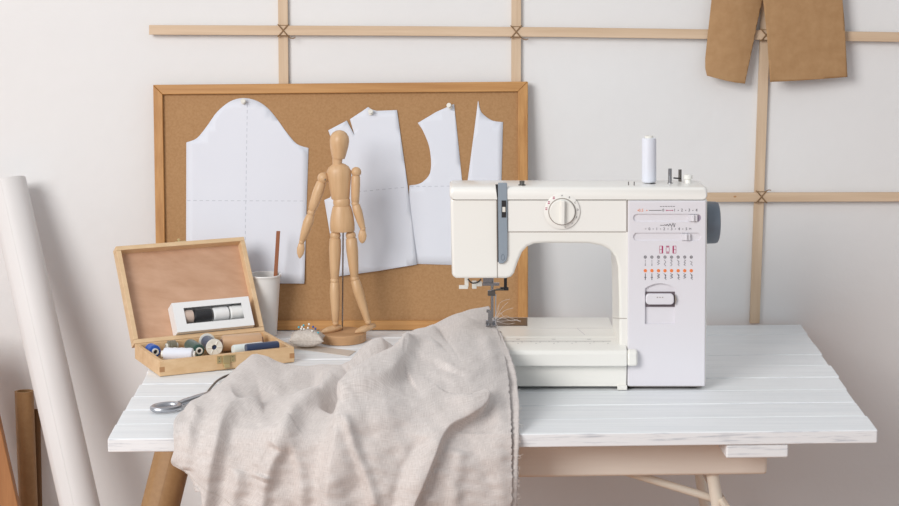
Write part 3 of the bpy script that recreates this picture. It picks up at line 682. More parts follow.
# top cover with crowned lid
lp = rounded(578.8, 193.4, 258.4, 12.2, 3.8, 4)
b = B(); y0c, y1c = YF - .003, YR + .001
ring0 = [P(x, y, y0c) for x, y in lp]; cz_ = sum(p.z for p in ring0) / len(ring0)
rows = []
for t, dz, inset in ((0, -.0035, .003), (.02, -.001, .001), (.06, 0, 0), (.45, 0, 0), (.75, -.002, 0), (.92, -.006, .001), (1, -.012, .004)):
    rr_ = []
    for p in ring0:
        q = p.copy(); q.y = y0c + (y1c - y0c) * t
        if q.z > cz_: q.z += dz
        q.x += -inset if q.x > mx else inset
        if q.z < cz_: q.z += inset * .0
        rr_.append(b.verts.new(q))
    rows.append(rr_)
for a_, c_ in zip(rows, rows[1:]):
    for k in range(len(a_)): b.faces.new((a_[k], a_[(k + 1) % len(a_)], c_[(k + 1) % len(a_)], c_[k]))
b.faces.new(rows[0][::-1]); b.faces.new(rows[-1])
mobj('top_cover', b, 'plastic2', smooth=50)
ztop = max(p.z for p in ring0)
# front trim panel behind the dial, seams, lilac selector panel
b = B(); prism(b, [P(x, y, YF - .0016) for x, y in ((508, 200.6), (626.4, 200.6), (626.4, 231.5), (508, 231.5))], (0, .003, 0)); mobj('front_panel', b, 'plastic2', bevel=.0006)
b = B(); stroke(b, [(452.5, 199.6), (626, 199.8)], .7, YF - .0002, .0004); stroke(b, [(508, 232.1), (626, 232.1)], .5, YF - .0002, .0004); stroke(b, [(627.2, 200), (627.2, 232)], 1.0, YF - .0002, .0004)
stroke(b, [(612.8, 318), (626.8, 318.5)], .5, YF - .0003, .0004); mobj('seam_line', b, 'seam')
YPn = MY - .0005
slots = [(633.5, 214.3, 701.5, 222.2), (633.5, 233.2, 701.5, 241.2)]
pan = [(628, 200.8), (706.4, 200.8), (705.2, 386.6), (627.6, 386.6)]
b = B(); prism(b, [P(x, y, YPn) for x, y in pan], (0, YF - YPn + .001, 0)); pnl = mobj('selector_panel', b, 'panel', bevel=.0025, seg=3)
def pobj(nm, b, m, **k): return obj(nm, b, M[m] if isinstance(m, str) else m, pnl, **k)
# sliders run in real grooves cut into the panel
for i, (x0, y0, x1, y1) in enumerate(slots):
    cxs, cys, w_, h__ = (x0 + x1) / 2, (y0 + y1) / 2, x1 - x0, y1 - y0
    b = B(); prism(b, [P(x, y, YPn - .004) for x, y in rounded(cxs, cys, w_ + .1, h__, h__ / 2 - .05, 6)], (0, .0065, 0)); carve(pnl, b)
    kx = 693.5 if i == 0 else 686.5
    b = B(); prism(b, [P(x, y, YPn - .0025) for x, y in ((kx - 4.6, cys - 3.3), (kx + 4, cys - 3.3), (kx + 4, cys + 3.3), (kx - 4.6, cys + 3.3))], (0, .0046, 0))
    prism(b, [P(x, y, YPn - .006) for x, y in ((kx - .9, cys - 3.3), (kx + .9, cys - 3.3), (kx + .9, cys + 3.3), (kx - .9, cys + 3.3))], (0, .0036, 0)); pobj('slider', b, 'panel', bevel=.0006)
    if i == 0:
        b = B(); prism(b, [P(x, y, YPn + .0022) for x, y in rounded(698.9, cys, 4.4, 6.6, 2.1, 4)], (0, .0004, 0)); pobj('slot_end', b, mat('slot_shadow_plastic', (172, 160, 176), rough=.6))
wn = [(645.2, 324.6), (645.2, 289)] + [(645.2 + 30 * k / 12, 289 - 5.2 * math.sin(PI * k / 12) ** .8) for k in range(1, 12)] + [(675.4, 289), (675.4, 324.6)]
b = B(); prism(b, [P(x, y, YPn - .004) for x, y in wn], (0, .0085, 0)); carve(pnl, b)
# printing
YT = YPn - .0003
b = B()
text_into(b, '0.5', 641, 210.4, 2.9, YT, 1); stroke(b, [(637.5, 210.4), (638.6, 210.4)], .8, YT, mi=1); stroke(b, [(646.2, 210.4), (647.4, 210.4)], .9, YT, mi=1)
stroke(b, [(649, 210.4), (661.5, 210.4)], .5, YT, mi=0); text_into(b, '0', 663.2, 210.2, 2.9, YT, 0)
stroke(b, [(666.5, 210.4), (672.5, 210.4)], .5, YT, mi=2); stroke(b, [(666, 210.4), (666.8, 210.4)], 1, YT, mi=2); stroke(b, [(672.2, 210.4), (673, 210.4)], 1, YT, mi=2)
for k, s in enumerate('1234'): text_into(b, s, 674.6 + k * 7.3, 210.2, 2.9, YT, 0)
for k in range(3): stroke(b, [(677.8 + k * 7.3, 210.4), (678.8 + k * 7.3, 210.4)], .6, YT)
for k in range(6): stroke(b, [(660 + k * 2.6, 206.4), (661.8 + k * 2.6, 206.4)], .5, YT)
text_into(b, '<', 645.6, 229, 2, YT)
for k, s in enumerate('012345'): text_into(b, s, 649.4 + k * 7.4, 229, 2.8, YT, 0)
text_into(b, 'M', 690.2, 229, 2.0, YT)
for k in range(5): stroke(b, [(652.7 + k * 7.4, 229), (653.6 + k * 7.4, 229)], .6, YT)
stroke(b, [(660, 225.3), (664, 225.3), (665, 224.6), (666, 225.8), (667.2, 224), (668.6, 226.2), (670, 223.6), (671.6, 226.6), (673, 223), (674.2, 227), (675.2, 223.2)], .45, YT)
# magenta symbols
for xx, kind in ((661.2, 0), (667.7, 1), (674.4, 2)):
    x0, x1, y0, y1 = xx - 1.6, xx + 1.6, 246, 253.2
    stroke(b, [(x0, y0), (x1, y0)], .4, YT, mi=2); stroke(b, [(x0, y1), (x1, y1)], .4, YT, mi=2)
    if kind == 0: stroke(b, [(x1 - .4, y0), (x1 - .4, y1)], 1.3, YT, mi=2); stroke(b, [(x0, 249.6), (x1, 249.6)], .4, YT, mi=2); stroke(b, [(x0, y0), (x0, y1)], .3, YT, mi=2)
    if kind == 1: stroke(b, [(x0, y0 + .3), (x1, y0 + .3)], .9, YT, mi=2); stroke(b, [(x0, y1 - .3), (x1, y1 - .3)], .9, YT, mi=2); stroke(b, [(x0, 247.6), (x0, 251.6), (x1, 251.6), (x1, 247.6), (x0, 247.6)], .3, YT, mi=2)
    if kind == 2: stroke(b, [(x0 + .4, y0), (x0 + .4, y1)], 1.3, YT, mi=2); stroke(b, [(x0, 249.6), (x1, 249.6)], .4, YT, mi=2); stroke(b, [(x1, y0), (x1, y1)], .3, YT, mi=2)
def dotring(x, y, r, mi, fill):
    n = 14; c = [(x + r * math.cos(2 * PI * k / n), y + r * math.sin(2 * PI * k / n)) for k in range(n)]
    if fill: prism(b, [P(*q, YT) for q in c], (0, .0002, 0), mi)
    else: stroke(b, c + [c[0]], .5, YT, mi=mi)
zig = [[(0, 0), (0, 1)], [(0, 0), (0, .5), (.15, 1)], [(-.5, 0), (.5, .2), (-.5, .4), (.5, .6), (-.5, .8)], [(-.4, 0), (.4, .35), (-.4, .7), (.4, 1)], [(.3, 0), (-.5, 0), (.3, .25), (-.5, .5), (.3, .75), (-.5, 1)], [(-.5, 0), (.5, .3), (0, .3), (.5, .65), (-.2, .7), (.5, 1)], [(-.4, 0), (.4, .1), (-.4, .4), (.4, .5), (-.4, .8), (.4, .9)], [(-.6, .2), (.4, .4), (-.3, .7), (.6, .9)]]
for k in range(8):
    x = 645.3 + k * 6.57
    dotring(x, 257.1, 1.25, 0, False); dotring(x, 257.1, .55, 0, True)
    if k in (0, 1):
        for q in range(4): stroke(b, [(x, 259.8 + q * 1.6), (x, 260.8 + q * 1.6)], .5, YT, mi=3)
        dotring(x, 265, .6, 3, True)
    else: stroke(b, [(x + a * 2.2, 259.8 + c * 6.2) for a, c in zig[k]], .45, YT, mi=3)
    dotring(x, 270.7, 1.7, 1, True)
    if k in (0, 1): stroke(b, [(x, 273.4), (x, 280)], .6, YT, mi=0); stroke(b, [(x - 1.1, 277.4), (x + 1.1, 277.4)], .5, YT, mi=0)
    else: stroke(b, [(x + a * 2.4, 273.6 + c * 6) for a, c in zig[(k * 3) % 6 + 2]], .5, YT, mi=0)
pobj('lettering', b, [M['ink'], M['orange'], M['magenta'], M['inklt']])
# stitch lever window
b = B(); prism(b, [P(x, y, YPn + .0030) for x, y in ((645.8, 291.8), (674.8, 291.8), (674.8, 306.8), (645.8, 306.8))], (0, .0012, 0)); pobj('lever_slot', b, mat('lever_slot_grey', (104, 92, 98), rough=.6))
b = B(); prism(b, [P(x, y, YPn - .0045) for x, y in rounded(660, 299.4, 28.2, 10.8, 3.6, 6)], (0, .0085, 0)); pobj('stitch_lever', b, 'panel', bevel=.002, seg=3)
b = B(); prism(b, [P(675.2, 294.5, YPn - .004), P(676.9, 299.5, YPn - .004), P(675.2, 304.5, YPn - .004)], (0, .004, 0))
for k in range(3): stroke(b, [(656.8 + k * 2.6, 297.4), (658 + k * 2.6, 297.4)], .8, YPn - .0048)
pobj('lever_mark', b, 'seam')
# tension dial
dc = P(562, 211.5, YF - .0030); rpx = MY / FOC
b = B(); revolve(b, dc, dc + Vector((0, -.0010, 0)), [(0, 18.2 * rpx), (.6, 18.2 * rpx), (1, 17.6 * rpx), (1, 13.6 * rpx)], 48, cap=False); prism(b, [dc + Vector((13.9 * rpx * math.cos(2 * PI * k / 40), -.0014, 13.9 * rpx * math.sin(2 * PI * k / 40))) for k in range(40)], (0, .0004, 0), 1)
dial = mobj('pattern_dial', b, [M['plastic2'], M['seam']])
b = B(); revolve(b, dc + Vector((0, -.0008, 0)), dc + Vector((0, -.007, 0)), [(0, 13.1 * rpx), (.8, 12.9 * rpx), (1, 12.3 * rpx), (1, 0)], 48); obj('knob', b, M['plastic'], dial)
b = B(); c_ = dc + Vector((0.0, -.010, 0)); obb(b, c_ + Vector((.0005, 0, 0)), Vector((1, 0, 0)), Vector((0, 1, 0)), up, (2.0 * rpx, .0045, 12.2 * rpx)); obj('grip', b, M['plastic'], dial, bevel=.0015, seg=3)
b = B(); Yd = YF - .0030 - .0013
for k, s in enumerate('ABCDEFG'):
    a = math.radians(90 - k * 28 - 0); text_into(b, s, 562 + 15.9 * math.cos(a), 211.5 - 15.9 * math.sin(a), 1.9, Yd, 0)
for a in (121, 146, 170):
    a = math.radians(a); x, y = 562 + 15.9 * math.cos(a), 211.5 - 15.9 * math.sin(a); stroke(b, [(x - 1, y - .8), (x + 1, y - .8)], .8, Yd, mi=1); stroke(b, [(x - 1, y + .8), (x + 1, y + .8)], .8, Yd, mi=1)
obj('lettering', b, [M['ink'], M['magenta']], dial)
# thread guide slot with slate insert
b = B(); prism(b, [P(x, y, YF - .0034) for x, y in ((495.4, 184.5), (499.5, 184.5), (499.5, 262), (497.6, 262), (497.3, 200))], (0, .003, 0)); mobj('thread_slot', b, 'black')
b = B(); prism(b, [P(x, y, YF - .0045) for x, y in [(498.0, 183), (507.2, 183), (507.6, 255), (506.6, 260.5), (503, 263.6), (498.6, 263.6)]], (0, .006, 0)); tl_ = mobj('thread_guide', b, 'slate_lt', bevel=.0012, seg=3)
b = B(); prism(b, [P(x, y, YF - .0050) for x, y in ((501.6, 200.5), (506.2, 200.5), (506.2, 217.5), (501.6, 217.5))], (0, .001, 0)); obj('tension_slot', b, M['black'], tl_)
b = B(); prism(b, [P(x, y, YF - .0060) for x, y in ((502.4, 207), (505.4, 207), (505.4, 212), (502.4, 212))], (0, .0012, 0)); obj('tension_marker', b, M['pinwhite'], tl_)
b = B(); c0 = [(502.9 + 1.7 * math.cos(a), 257.4 + 3.0 * math.sin(a)) for a in [2 * PI * k / 12 for k in range(13)]]; stroke(b, c0, .45, YF - .0048); obj('print_mark', b, M['slate'], tl_)
b = B(); stroke(b, [(497.2, 262), (497.4, 278)], .8, YF - .0003, .0004); stroke(b, [(496.6, 200), (497.2, 262)], .8, YF - .0003, .0004)
mobj('seam_line', b, 'seam')
# small items on the top cover
def ontop(x, y0, y1, dY, prof, nm, m, n=20, par=None):
    Yp = YF + dY; A_ = P(x, y0, Yp); A_.z = max(A_.z, ztop - .0035); Q_ = P(x, y1, Yp); b = B(); revolve(b, A_, Q_, [(t, r * rpx) for t, r in prof], n); return mobj(nm, b, m)
ontop(522, 186.5, 180.8, .02, [(0, 3.8), (.35, 3.8), (.4, 2.6), (1, 2.6)], 'presser_dial', 'darksteel')
ontop(670, 184, 168.5, .045, [(0, 3.0), (.07, 3.0), (.08, 1.9), (.97, 1.9), (1, 1.5)], 'spool_pin', 'steel')
ontop(680, 181.5, 169.5, .06, [(0, 1.7), (1, 1.7)], 'bobbin_spindle', 'darksteel')
ontop(688, 185, 174.5, .05, [(0, 3.4), (.45, 3.4), (.55, 2.8), (.6, 4.6), (.9, 4.6), (1, 3.6)], 'bobbin_stop', 'plastic')
b = B(); cyl(b, P(673.5, 178, YF + .058), P(681, 178.5, YF + .058), .0012, 8); mobj('bobbin_lever', b, 'black')
for xx in (628.5, 634.2): ontop(xx, 186, 181.6, .02, [(0, .6), (1, .5)], 'thread_hook', 'darksteel', 8)
ontop(649, 185.5, 183.2, .045, [(0, 7.6), (.4, 7.6), (1, 7.2)], 'spool_felt', 'black')
ontop(649, 183, 136, .045, [(0, 1.2), (1, 1.2)], 'spool_pin', 'steel')
# handwheel
hy = YF + .062; hc = P(713, 222.5, hy); hr = 21.5 * hy / FOC
x0 = P(706, 222, hy).x - .002; x1 = P(718.2, 222, hy).x
b = B(); revolve(b, (x0, hy, hc.z), (x1, hy, hc.z), [(0, hr * .98), (.1, hr), (.78, hr * .985), (.93, hr * .95), (1, hr * .86), (1, hr * .3), (.9, hr * .28), (.9, 0)], 48); mobj('handwheel', b, 'slate')
# bed
zl = P(560, 345.5, MY - .012).z
zbed = P(560, 317.4, YR + .075).z; 
ybk = T(560, 317.2, zbed).y
xl = P(470, 380, MY).x; xc = P(613, 380, MY).x; xr = P(638, 360, MY - .014).x
YLp = MY - .014
def sideprof(b, x0, x1, pts): prism(b, [(x0, y, z) for y, z in pts], (x1 - x0, 0, 0))
zlo = P(560, 366.8, YLp).z; zlip = P(560, 354.5, YLp).z
b = B(); sideprof(b, xl, P(626.6, 380, MY).x, [(MY, TZ + .0055), (ybk, TZ + .0055), (ybk, zlo), (MY, zlo)]); mobj('bed_base', b, 'plastic', bevel=.0015)
b = B(); sideprof(b, xl, P(620, 380, MY).x, [(MY + .055, zlo), (ybk, zlo), (ybk, zbed), (MY + .055, zbed)]); mobj('bed', b, 'plastic', bevel=.002)
b = B(); ext = [(YLp, zlo + .0002), (MY + .054, zlo + .0002), (MY + .054, zbed), (MY + .012, zbed - .0006), (YLp + .004, zlip + .0055), (YLp, zlip)]
sideprof(b, xl, P(626.6, 350, MY).x, ext)
mobj('extension_table', b, 'plastic', bevel=.0025, seg=4)
b = B(); sideprof(b, P(626.7, 350, MY).x, xr, [(YLp, zlo + .0002), (MY, zlo + .0002), (MY, zlip + .007), (YLp + .004, zlip + .0055), (YLp, zlip)]); mobj('table_lip', b, 'plastic', bevel=.0045, seg=5)
# ruler scale printed on the extension table
def onbed(x, y): return T(x, y, zbed + .0001)
b = B(); ln_ = [(505, 341.2), (621, 341.2)]
def bstroke(b, p, q, w):
    p, q = onbed(*p), onbed(*q); d = (q - p).normalized(); n = Vector((-d.y, d.x, 0)) * w; prism(b, [p + n, q + n, q - n, p - n], (0, 0, .0002))
scl = 341.2
bstroke(b, (503, scl), (611, scl), .0004)
for k in range(13): bstroke(b, (504 + k * 9 - .0, scl - .0), (504 + k * 9, scl + (.9 if k % 2 else 1.6)), .0002) if 504 + k * 9 < 611 else None
for k in range(3):
    x = 518 + k * 35.6; bstroke(b, (x - 1.8, scl - 2), (x + 1.8, scl - 2), .0005)
for k in range(6):
    x = 518 + k * 18; bstroke(b, (x - .7, scl + 2.2), (x + .7, scl + 2.2), .0005)
mobj('scale_print', b, 'inklt')
b = B(); bstroke(b, (520, 328.2), (612, 328.2), .0004); bstroke(b, (577, 328.2), (585, 335), .0004); mobj('seam_line', b, 'groove')
# needle plate
n0, n1, n2, n3 = T(478, 326, zbed), T(527.3, 326, zbed), T(527.3, 318, zbed), T(478, 318, zbed)
b = B(); prism(b, [n0, n1, n2, n3], (0, 0, .0006)); mobj('needle_plate', b, 'darksteel')
# needle, presser foot, guides
XN = P(492.4, 300, MY + .1).x; YN = T(492, 323, zbed).y - .012; YN = min(YN, YR - .01)
zf = zbed + .0055
hb = P(490, 279, YN).z
b = B(); cyl(b, (XN, YN, zf + .012), (XN, YN, hb + .02), .0024, 14); bar_ = mobj('presser_bar', b, 'steel')
b = B(); obb(b, Vector((XN - .001, YN, P(490, 293, YN).z)), Vector((1, 0, 0)), Vector((0, 1, 0)), up, (.0062, .004, .0042)); cyl(b, P(494, 290, YN), P(504, 289.5, YN), .0011, 10); cyl(b, P(496, 289.6, YN), P(501, 289.3, YN), .0018, 10); obj('clamp', b, M['darksteel'], bar_, bevel=.0005)
b = B(); zfo = P(489, 312, YN).z; obb(b, Vector((XN - .003, YN, (zfo + zf + .004) / 2)), Vector((1, 0, 0)), Vector((0, 1, 0)), up, (.0035, .003, (zfo - zf) / 2)); cyl(b, P(486.5, 311, YN), P(490, 311, YN), .0026, 12)
zz = zf + .0025
for s in (-1, 1): obb(b, Vector((XN - .002 + s * .0052, YN - .004, zf + .0012)), Vector((1, 0, 0)), Vector((0, 1, .0)), up, (.0028, .0105, .0012))
obb(b, Vector((XN - .002, YN + .003, zf + .0035)), Vector((1, 0, 0)), Vector((0, 1, 0)), up, (.0082, .0042, .0034)); obj('presser_foot', b, M['steel'], bar_, bevel=.0005)
b = B(); cyl(b, (XN + .0058, YN - .002, zf + .002), (XN + .0058, YN - .002, P(490, 294, YN).z), .0009, 10, .0009); mobj('needle', b, 'chrome')
def slab(b, x0, y0, x1, y1, Yq, t=.004): prism(b, [P(x0, y0, Yq), P(x1, y0, Yq), P(x1, y1, Yq), P(x0, y1, Yq)], (0, t, 0))
b = B(); slab(b, 459, 285.4, 468, 289, YN - .02); slab(b, 464.6, 277, 468.6, 287, YN - .019); mobj('needle_threader', b, 'pinwhite', bevel=.0006)
b = B(); slab(b, 472, 281, 476.6, 288.8, YN - .02); slab(b, 475, 281.6, 482, 286.4, YN - .019); mobj('threader_hook', b, 'pinwhite', bevel=.0006)
b = B(); slab(b, 483, 277, 492, 284, YN - .012); slab(b, 482.4, 283.2, 499.5, 285.8, YN - .014, .006); mobj('guide_plate', b, 'steel')
b = B(); slab(b, 504, 277, 507, 290, YN + .002, .005); slab(b, 500, 287.6, 508.6, 290.6, YN + .001, .006); mobj('lifter_lever', b, 'black', bevel=.0006)
b = B(); tube(b, smooth_path([P(468, 279, YN - .02), P(472, 283, YN - .02), P(478, 282, YN - .02), P(481, 279, YN - .02)], 4), .0011, 8); mobj('thread_hook', b, 'black')
# feet under the machine
for xx, dd in ((694, .02), (632, .02), (694, .10), (500, .02), (500, .16), (610, .16)):
    p = P(xx, 388, MY + .0); b = B(); cyl(b, (p.x, MY + dd, TZ + .0008), (p.x, MY + dd, TZ + .0062), .0085, 18); mobj('foot', b, 'rubber')
b = B(); p = [P(x, y, MY - .001) for x, y in ((617.3, 386), (627, 386), (627, 391.2), (617.3, 391.2))]
pb = Vector((p[0].x, MY - .003, TZ + .0008)); obb(b, Vector(((p[0].x + p[1].x) / 2, MY + .002, TZ + .0045)), Vector((1, 0, 0)), Vector((0, 1, 0)), up, ((p[1].x - p[0].x) / 2, .006, .0037)); mobj('support_tab', b, 'plastic', bevel=.0006)
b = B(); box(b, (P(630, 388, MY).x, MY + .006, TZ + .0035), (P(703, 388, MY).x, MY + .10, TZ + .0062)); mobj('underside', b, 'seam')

# thread spool on the machine
Ys = YF + .045; A_ = P(649, 182.4, Ys); Q_ = P(649, 136.5, Ys)
A_.z = max(A_.z, P(649, 183.2, Ys).z + .0002)
sp = thing('thread_spool', 'tall white thread spool standing on top of the sewing machine', 'thread spool', A_)
b = B(); revolve(b, A_, Q_, [(0, 6 * rpx), (.02, 7.2 * rpx), (.05, 7.5 * rpx), (.93, 7.5 * rpx), (.965, 7.0 * rpx), (.97, 4.6 * rpx), (.97, 1.4 * rpx)], 32); obj('thread', b, M['th_white'], sp, smooth=40)
b = B(); revolve(b, A_ + (Q_ - A_) * .965, Q_ + up * .0012, [(0, 4.4 * rpx), (.9, 4.4 * rpx), (1, 4 * rpx), (1, 1.6 * rpx), (0, 1.4 * rpx)], 24, cap=False); obj('core', b, M['purew'], sp)
print('bed z', zbed, 'ybk', ybk, 'MY', MY, 'YR', YR, 'YN', YN, 'WY', WY, 'ztop', ztop, 'YM', YM, 'board', YB0, 'front table', FL, FR)

# ================================================================== LINEN
def th_(x, y, h): return T(x, y, TZ + h).y
yfl = lambda x: FL.y + (FR.y - FL.y) * (x - 107) / 770
def hang(x, y, o): return yfl(x) + o
zb_ = zbed - TZ
R_ = [
 [(258, 372, .002), (292, 372, .002), (325, 371, .002), (352, 360, .004), (386, 352, .004), (408, 350, .03), (436, 330, .05), (466, 316, zb_ + .002), (490, 312, zb_ + .002)],
 [(257, 353.5, .031), (290, 364.5, .024), (322, 365.5, .022), (347, 365, .034), (376, 339.5, .062), (402, 346, .060), (433, 325, .080), (466, 311.5, zb_ + .016), (489, 306.5, zb_ + .013)],
 [(243, 365, .025), (281, 377, .034), (318, 380, .030), (345, 382, .038), (378, 357, .060), (408, 358, .060), (438, 345, .074), (468, 333, zb_ + .010), (496, 326, zb_ + .001)],
 [(223, 382, 'y', 0.248), (262, 393, 'y', 0.137), (304, 400, 'y', 0.08), (335, 408, 'y', 0.05), (372, 386, 'y', 0.075), (406, 388, 'y', 0.07), (440, 372, 'y', 0.1), (472, 360, 'y', 0.132), (503.5, 348, 'y', 0.219)],
 [(200, 400, 'y', 0.153), (245, 410, 'y', 0.054), (288, 420, 'y', 0.005), (326, 425, 'y', -0.012), (364, 414, 'y', -0.005), (402, 413, 'y', -0.005), (440, 400, 'y', 0.03), (475, 392, 'y', 0.05), (508, 377, 'y', 0.12)],
 [(176.5, 416, 'y', 0.035), (227, 426, 'y', 0.005), (275, 434, 'y', -0.028), (321, 440, 'y', -0.036), (362, 440, 'y', -0.034), (401, 440, 'y', -0.032), (440, 431, 'y', -0.005), (478, 422, 'y', 0.015), (510.5, 404, 'y', 0.05)],
 [(173.5, 432, 'y', -0.008), (222, 446, 'y', -0.024), (271, 455, 'y', -0.042), (319, 462, 'y', -0.048), (361, 462, 'y', -0.048), (400.5, 462, 'y', -0.044), (440, 454, 'y', -0.03), (479, 446, 'y', -0.015), (511.5, 432, 'y', -0.004)],
 [(174, 449, 'y', -0.018), (216, 466, 'y', -0.034), (266, 480, 'y', -0.05), (317, 486, 'y', -0.054), (360, 486, 'y', -0.055), (400, 485, 'y', -0.052), (440, 478, 'y', -0.042), (480, 472, 'y', -0.03), (512, 462, 'y', -0.02)],
 [(171.3, 460, 'y', -0.02), (206, 483, 'y', -0.036), (256, 506, 'y', -0.053), (314, 516, 'y', -0.057), (360, 518, 'y', -0.058), (400, 518, 'y', -0.055), (440, 510, 'y', -0.047), (480, 505, 'y', -0.036), (512, 498, 'y', -0.026)],
 [(172.8, 465.5, 'y', -0.02), (204.5, 488, 'y', -0.036), (215, 560, 'y', -0.053), (312, 566, 'y', -0.057), (360, 566, 'y', -0.058), (400, 566, 'y', -0.055), (440, 564, 'y', -0.047), (480, 562, 'y', -0.036), (512, 560, 'y', -0.026)],
]
nr, nc = len(R_), len(R_[0]); CP = np.zeros((nr, nc, 3))
for i, row in enumerate(R_):
    for j, e in enumerate(row):
        CP[i, j] = (e[0], e[1], th_(e[0], e[1], e[2]) if len(e) == 3 else hang(e[0], e[1], e[3]))
def cr(arr, n, axis):
    arr = np.moveaxis(arr, axis, 0); N_ = arr.shape[0]; ts = np.linspace(0, N_ - 1, n); out = []
    ext_ = np.concatenate([(2 * arr[:1] - arr[1:2]), arr, (2 * arr[-1:] - arr[-2:-1])])
    for t in ts:
        i = min(int(t), N_ - 2); f = t - i; p0_, p1_, p2_, p3_ = ext_[i], ext_[i + 1], ext_[i + 2], ext_[i + 3]
        out.append(.5 * (2 * p1_ + (p2_ - p0_) * f + (2 * p0_ - 5 * p1_ + 4 * p2_ - p3_) * f * f + (3 * p1_ - p0_ - 3 * p2_ + p3_) * f ** 3))
    return np.moveaxis(np.array(out), 0, axis)
NV, NU = 250, 300
G = cr(cr(CP, NV, 0), NU, 1)
# folds: (points along the crest in the photo, amplitude mm, width on one side, width on the other)
FOLDS = [
 ([(438, 330), (412, 348), (387, 368), (364, 391), (347, 414), (335, 444), (328, 495), (326, 560)], 26, 9, 26),
 ([(402, 346), (386, 358), (368, 370), (350, 385), (336, 399), (328, 414)], -20, 7, 7),
 ([(411, 352), (415, 359), (413, 368), (403, 380), (384, 392), (360, 402), (344, 412)], 15, 18, 5),
 ([(386, 342), (366, 352), (350, 372)], 9, 7, 9),
 ([(346, 372), (326, 388), (304, 404), (288, 424), (272, 450), (262, 480)], 15, 12, 8),
 ([(322, 384), (300, 384), (270, 390), (235, 402)], -13, 8, 8),
 ([(258, 356), (246, 372), (226, 392), (206, 404), (186, 414)], 8, 8, 12),
 ([(262, 404), (240, 410), (226, 422), (218, 445), (212, 475), (208, 510)], 20, 16, 7),
 ([(276, 446), (268, 460), (264, 476)], -11, 6, 6),
 ([(296, 428), (284, 446), (274, 462), (266, 485), (260, 515)], 13, 8, 7),
 ([(480, 392), (482, 401), (477, 411), (462, 423), (444, 436), (429, 464), (410, 506), (396, 550)], 24, 24, 4),
 ([(412, 352), (400, 372), (388, 402), (380, 430), (374, 470), (372, 540)], 7, 14, 16),
 ([(345, 425), (352, 445), (364, 470), (374, 500)], 7, 5, 6),
 ([(292, 440), (300, 470), (302, 510)], 7, 5, 8),
 ([(420, 440), (408, 462), (398, 486), (392, 520)], -8, 7, 8),
 ([(196, 412), (190, 432), (188, 452), (186, 470)], 8, 6, 8),
 ([(440, 350), (424, 370), (410, 386)], 7, 8, 8),
 ([(240, 470), (236, 490), (232, 520)], 8, 7, 7),
 ([(470, 318), (456, 345), (448, 372)], 6, 12, 14),
 ([(485, 330), (492, 370), (498, 420), (500, 500)], 4, 9, 9),
 ([(460, 450), (456, 480), (452, 520)], 5, 8, 8),
]
px_, py_ = G[..., 0], G[..., 1]; D = np.zeros(px_.shape)
def folds_at(px_, py_):
    D = np.zeros(px_.shape)
    for pts, amp, wl, wr in FOLDS:
        sp_ = np.array([[v.x, v.y] for v in smooth_path([(a, c, 0) for a, c in pts], 5)]); n_s = len(sp_)
        bd = np.full(px_.shape, 1e9); sg = np.zeros(px_.shape); tt = np.zeros(px_.shape)
        for k in range(n_s - 1):
            a, c = sp_[k], sp_[k + 1]; v = c - a; L2 = (v ** 2).sum() + 1e-9
            t = np.clip(((px_ - a[0]) * v[0] + (py_ - a[1]) * v[1]) / L2, 0, 1)
            dx, dy = px_ - a[0] - v[0] * t, py_ - a[1] - v[1] * t; d = np.hypot(dx, dy)
            cr_ = v[0] * (py_ - a[1]) - v[1] * (px_ - a[0]); mk = d < bd
            bd = np.where(mk, d, bd); sg = np.where(mk, np.sign(cr_), sg); tt = np.where(mk, (k + t) / (n_s - 1), tt)
        # crest runs downwards: cross > 0 is the left side of the picture
        w = np.where(sg > 0, wl, wr)
        env = np.clip(tt / .14, 0, 1) ** .7 * np.clip((1 - tt) / .10, 0, 1) ** .7
        if pts[-1][1] > 499: env = np.clip(tt / .14, 0, 1) ** .7
        D += amp * .001 * env * np.exp(-(bd / w) ** 2)
    return D
D = folds_at(px_, py_)
rng = np.random.RandomState(3)
def snoise(x, y, s, k):
    r = np.random.RandomState(k); o = np.zeros(x.shape)
    for _ in range(7):
        a = r.rand() * 2 * PI; f = (.6 + r.rand()) / s; o += np.sin((x * math.cos(a) + y * math.sin(a)) * f * 2 * PI + r.rand() * 6.28)
    return o / 7
D += .0034 * snoise(px_, py_, 34, 1) + .0014 * snoise(px_, py_, 15, 2)
# world positions
c_p, s_p = math.cos(PITCH), math.sin(PITCH)
ry = FOC * c_p + (253 - py_) * s_p; rz = -FOC * s_p + (253 - py_) * c_p; k_ = G[..., 2] / ry
X = (px_ - 449.5) * k_; Yw = G[..., 2].copy(); Z = CZ + rz * k_
du = np.stack([np.gradient(X, axis=1), np.gradient(Yw, axis=1), np.gradient(Z, axis=1)], -1); dv_ = np.stack([np.gradient(X, axis=0), np.gradient(Yw, axis=0), np.gradient(Z, axis=0)], -1)
nn = np.cross(dv_, du); nn /= np.linalg.norm(nn, axis=-1, keepdims=True) + 1e-12
if nn[NV * 3 // 4, NU // 2, 1] > 0: nn = -nn
for _ in range(12):     # smooth the directions
    nn[1:-1, 1:-1] = (nn[:-2, 1:-1] + nn[2:, 1:-1] + nn[1:-1, :-2] + nn[1:-1, 2:] + nn[1:-1, 1:-1]) / 5
nn /= np.linalg.norm(nn, axis=-1, keepdims=True)
vv = np.linspace(0, 1, NV)[:, None] * np.ones((1, NU)); uu = np.linspace(0, 1, NU)[None, :] * np.ones((NV, 1))
fade = np.clip((vv - .04) / .12, 0, 1)
X += nn[..., 0] * D * fade; Yw += nn[..., 1] * D * fade; Z += nn[..., 2] * D * fade
# keep clear of the table, the bed and the machine
tf = FL.y + (FR.y - FL.y) * ((X - FL.x) / (FR.x - FL.x)) - .0015
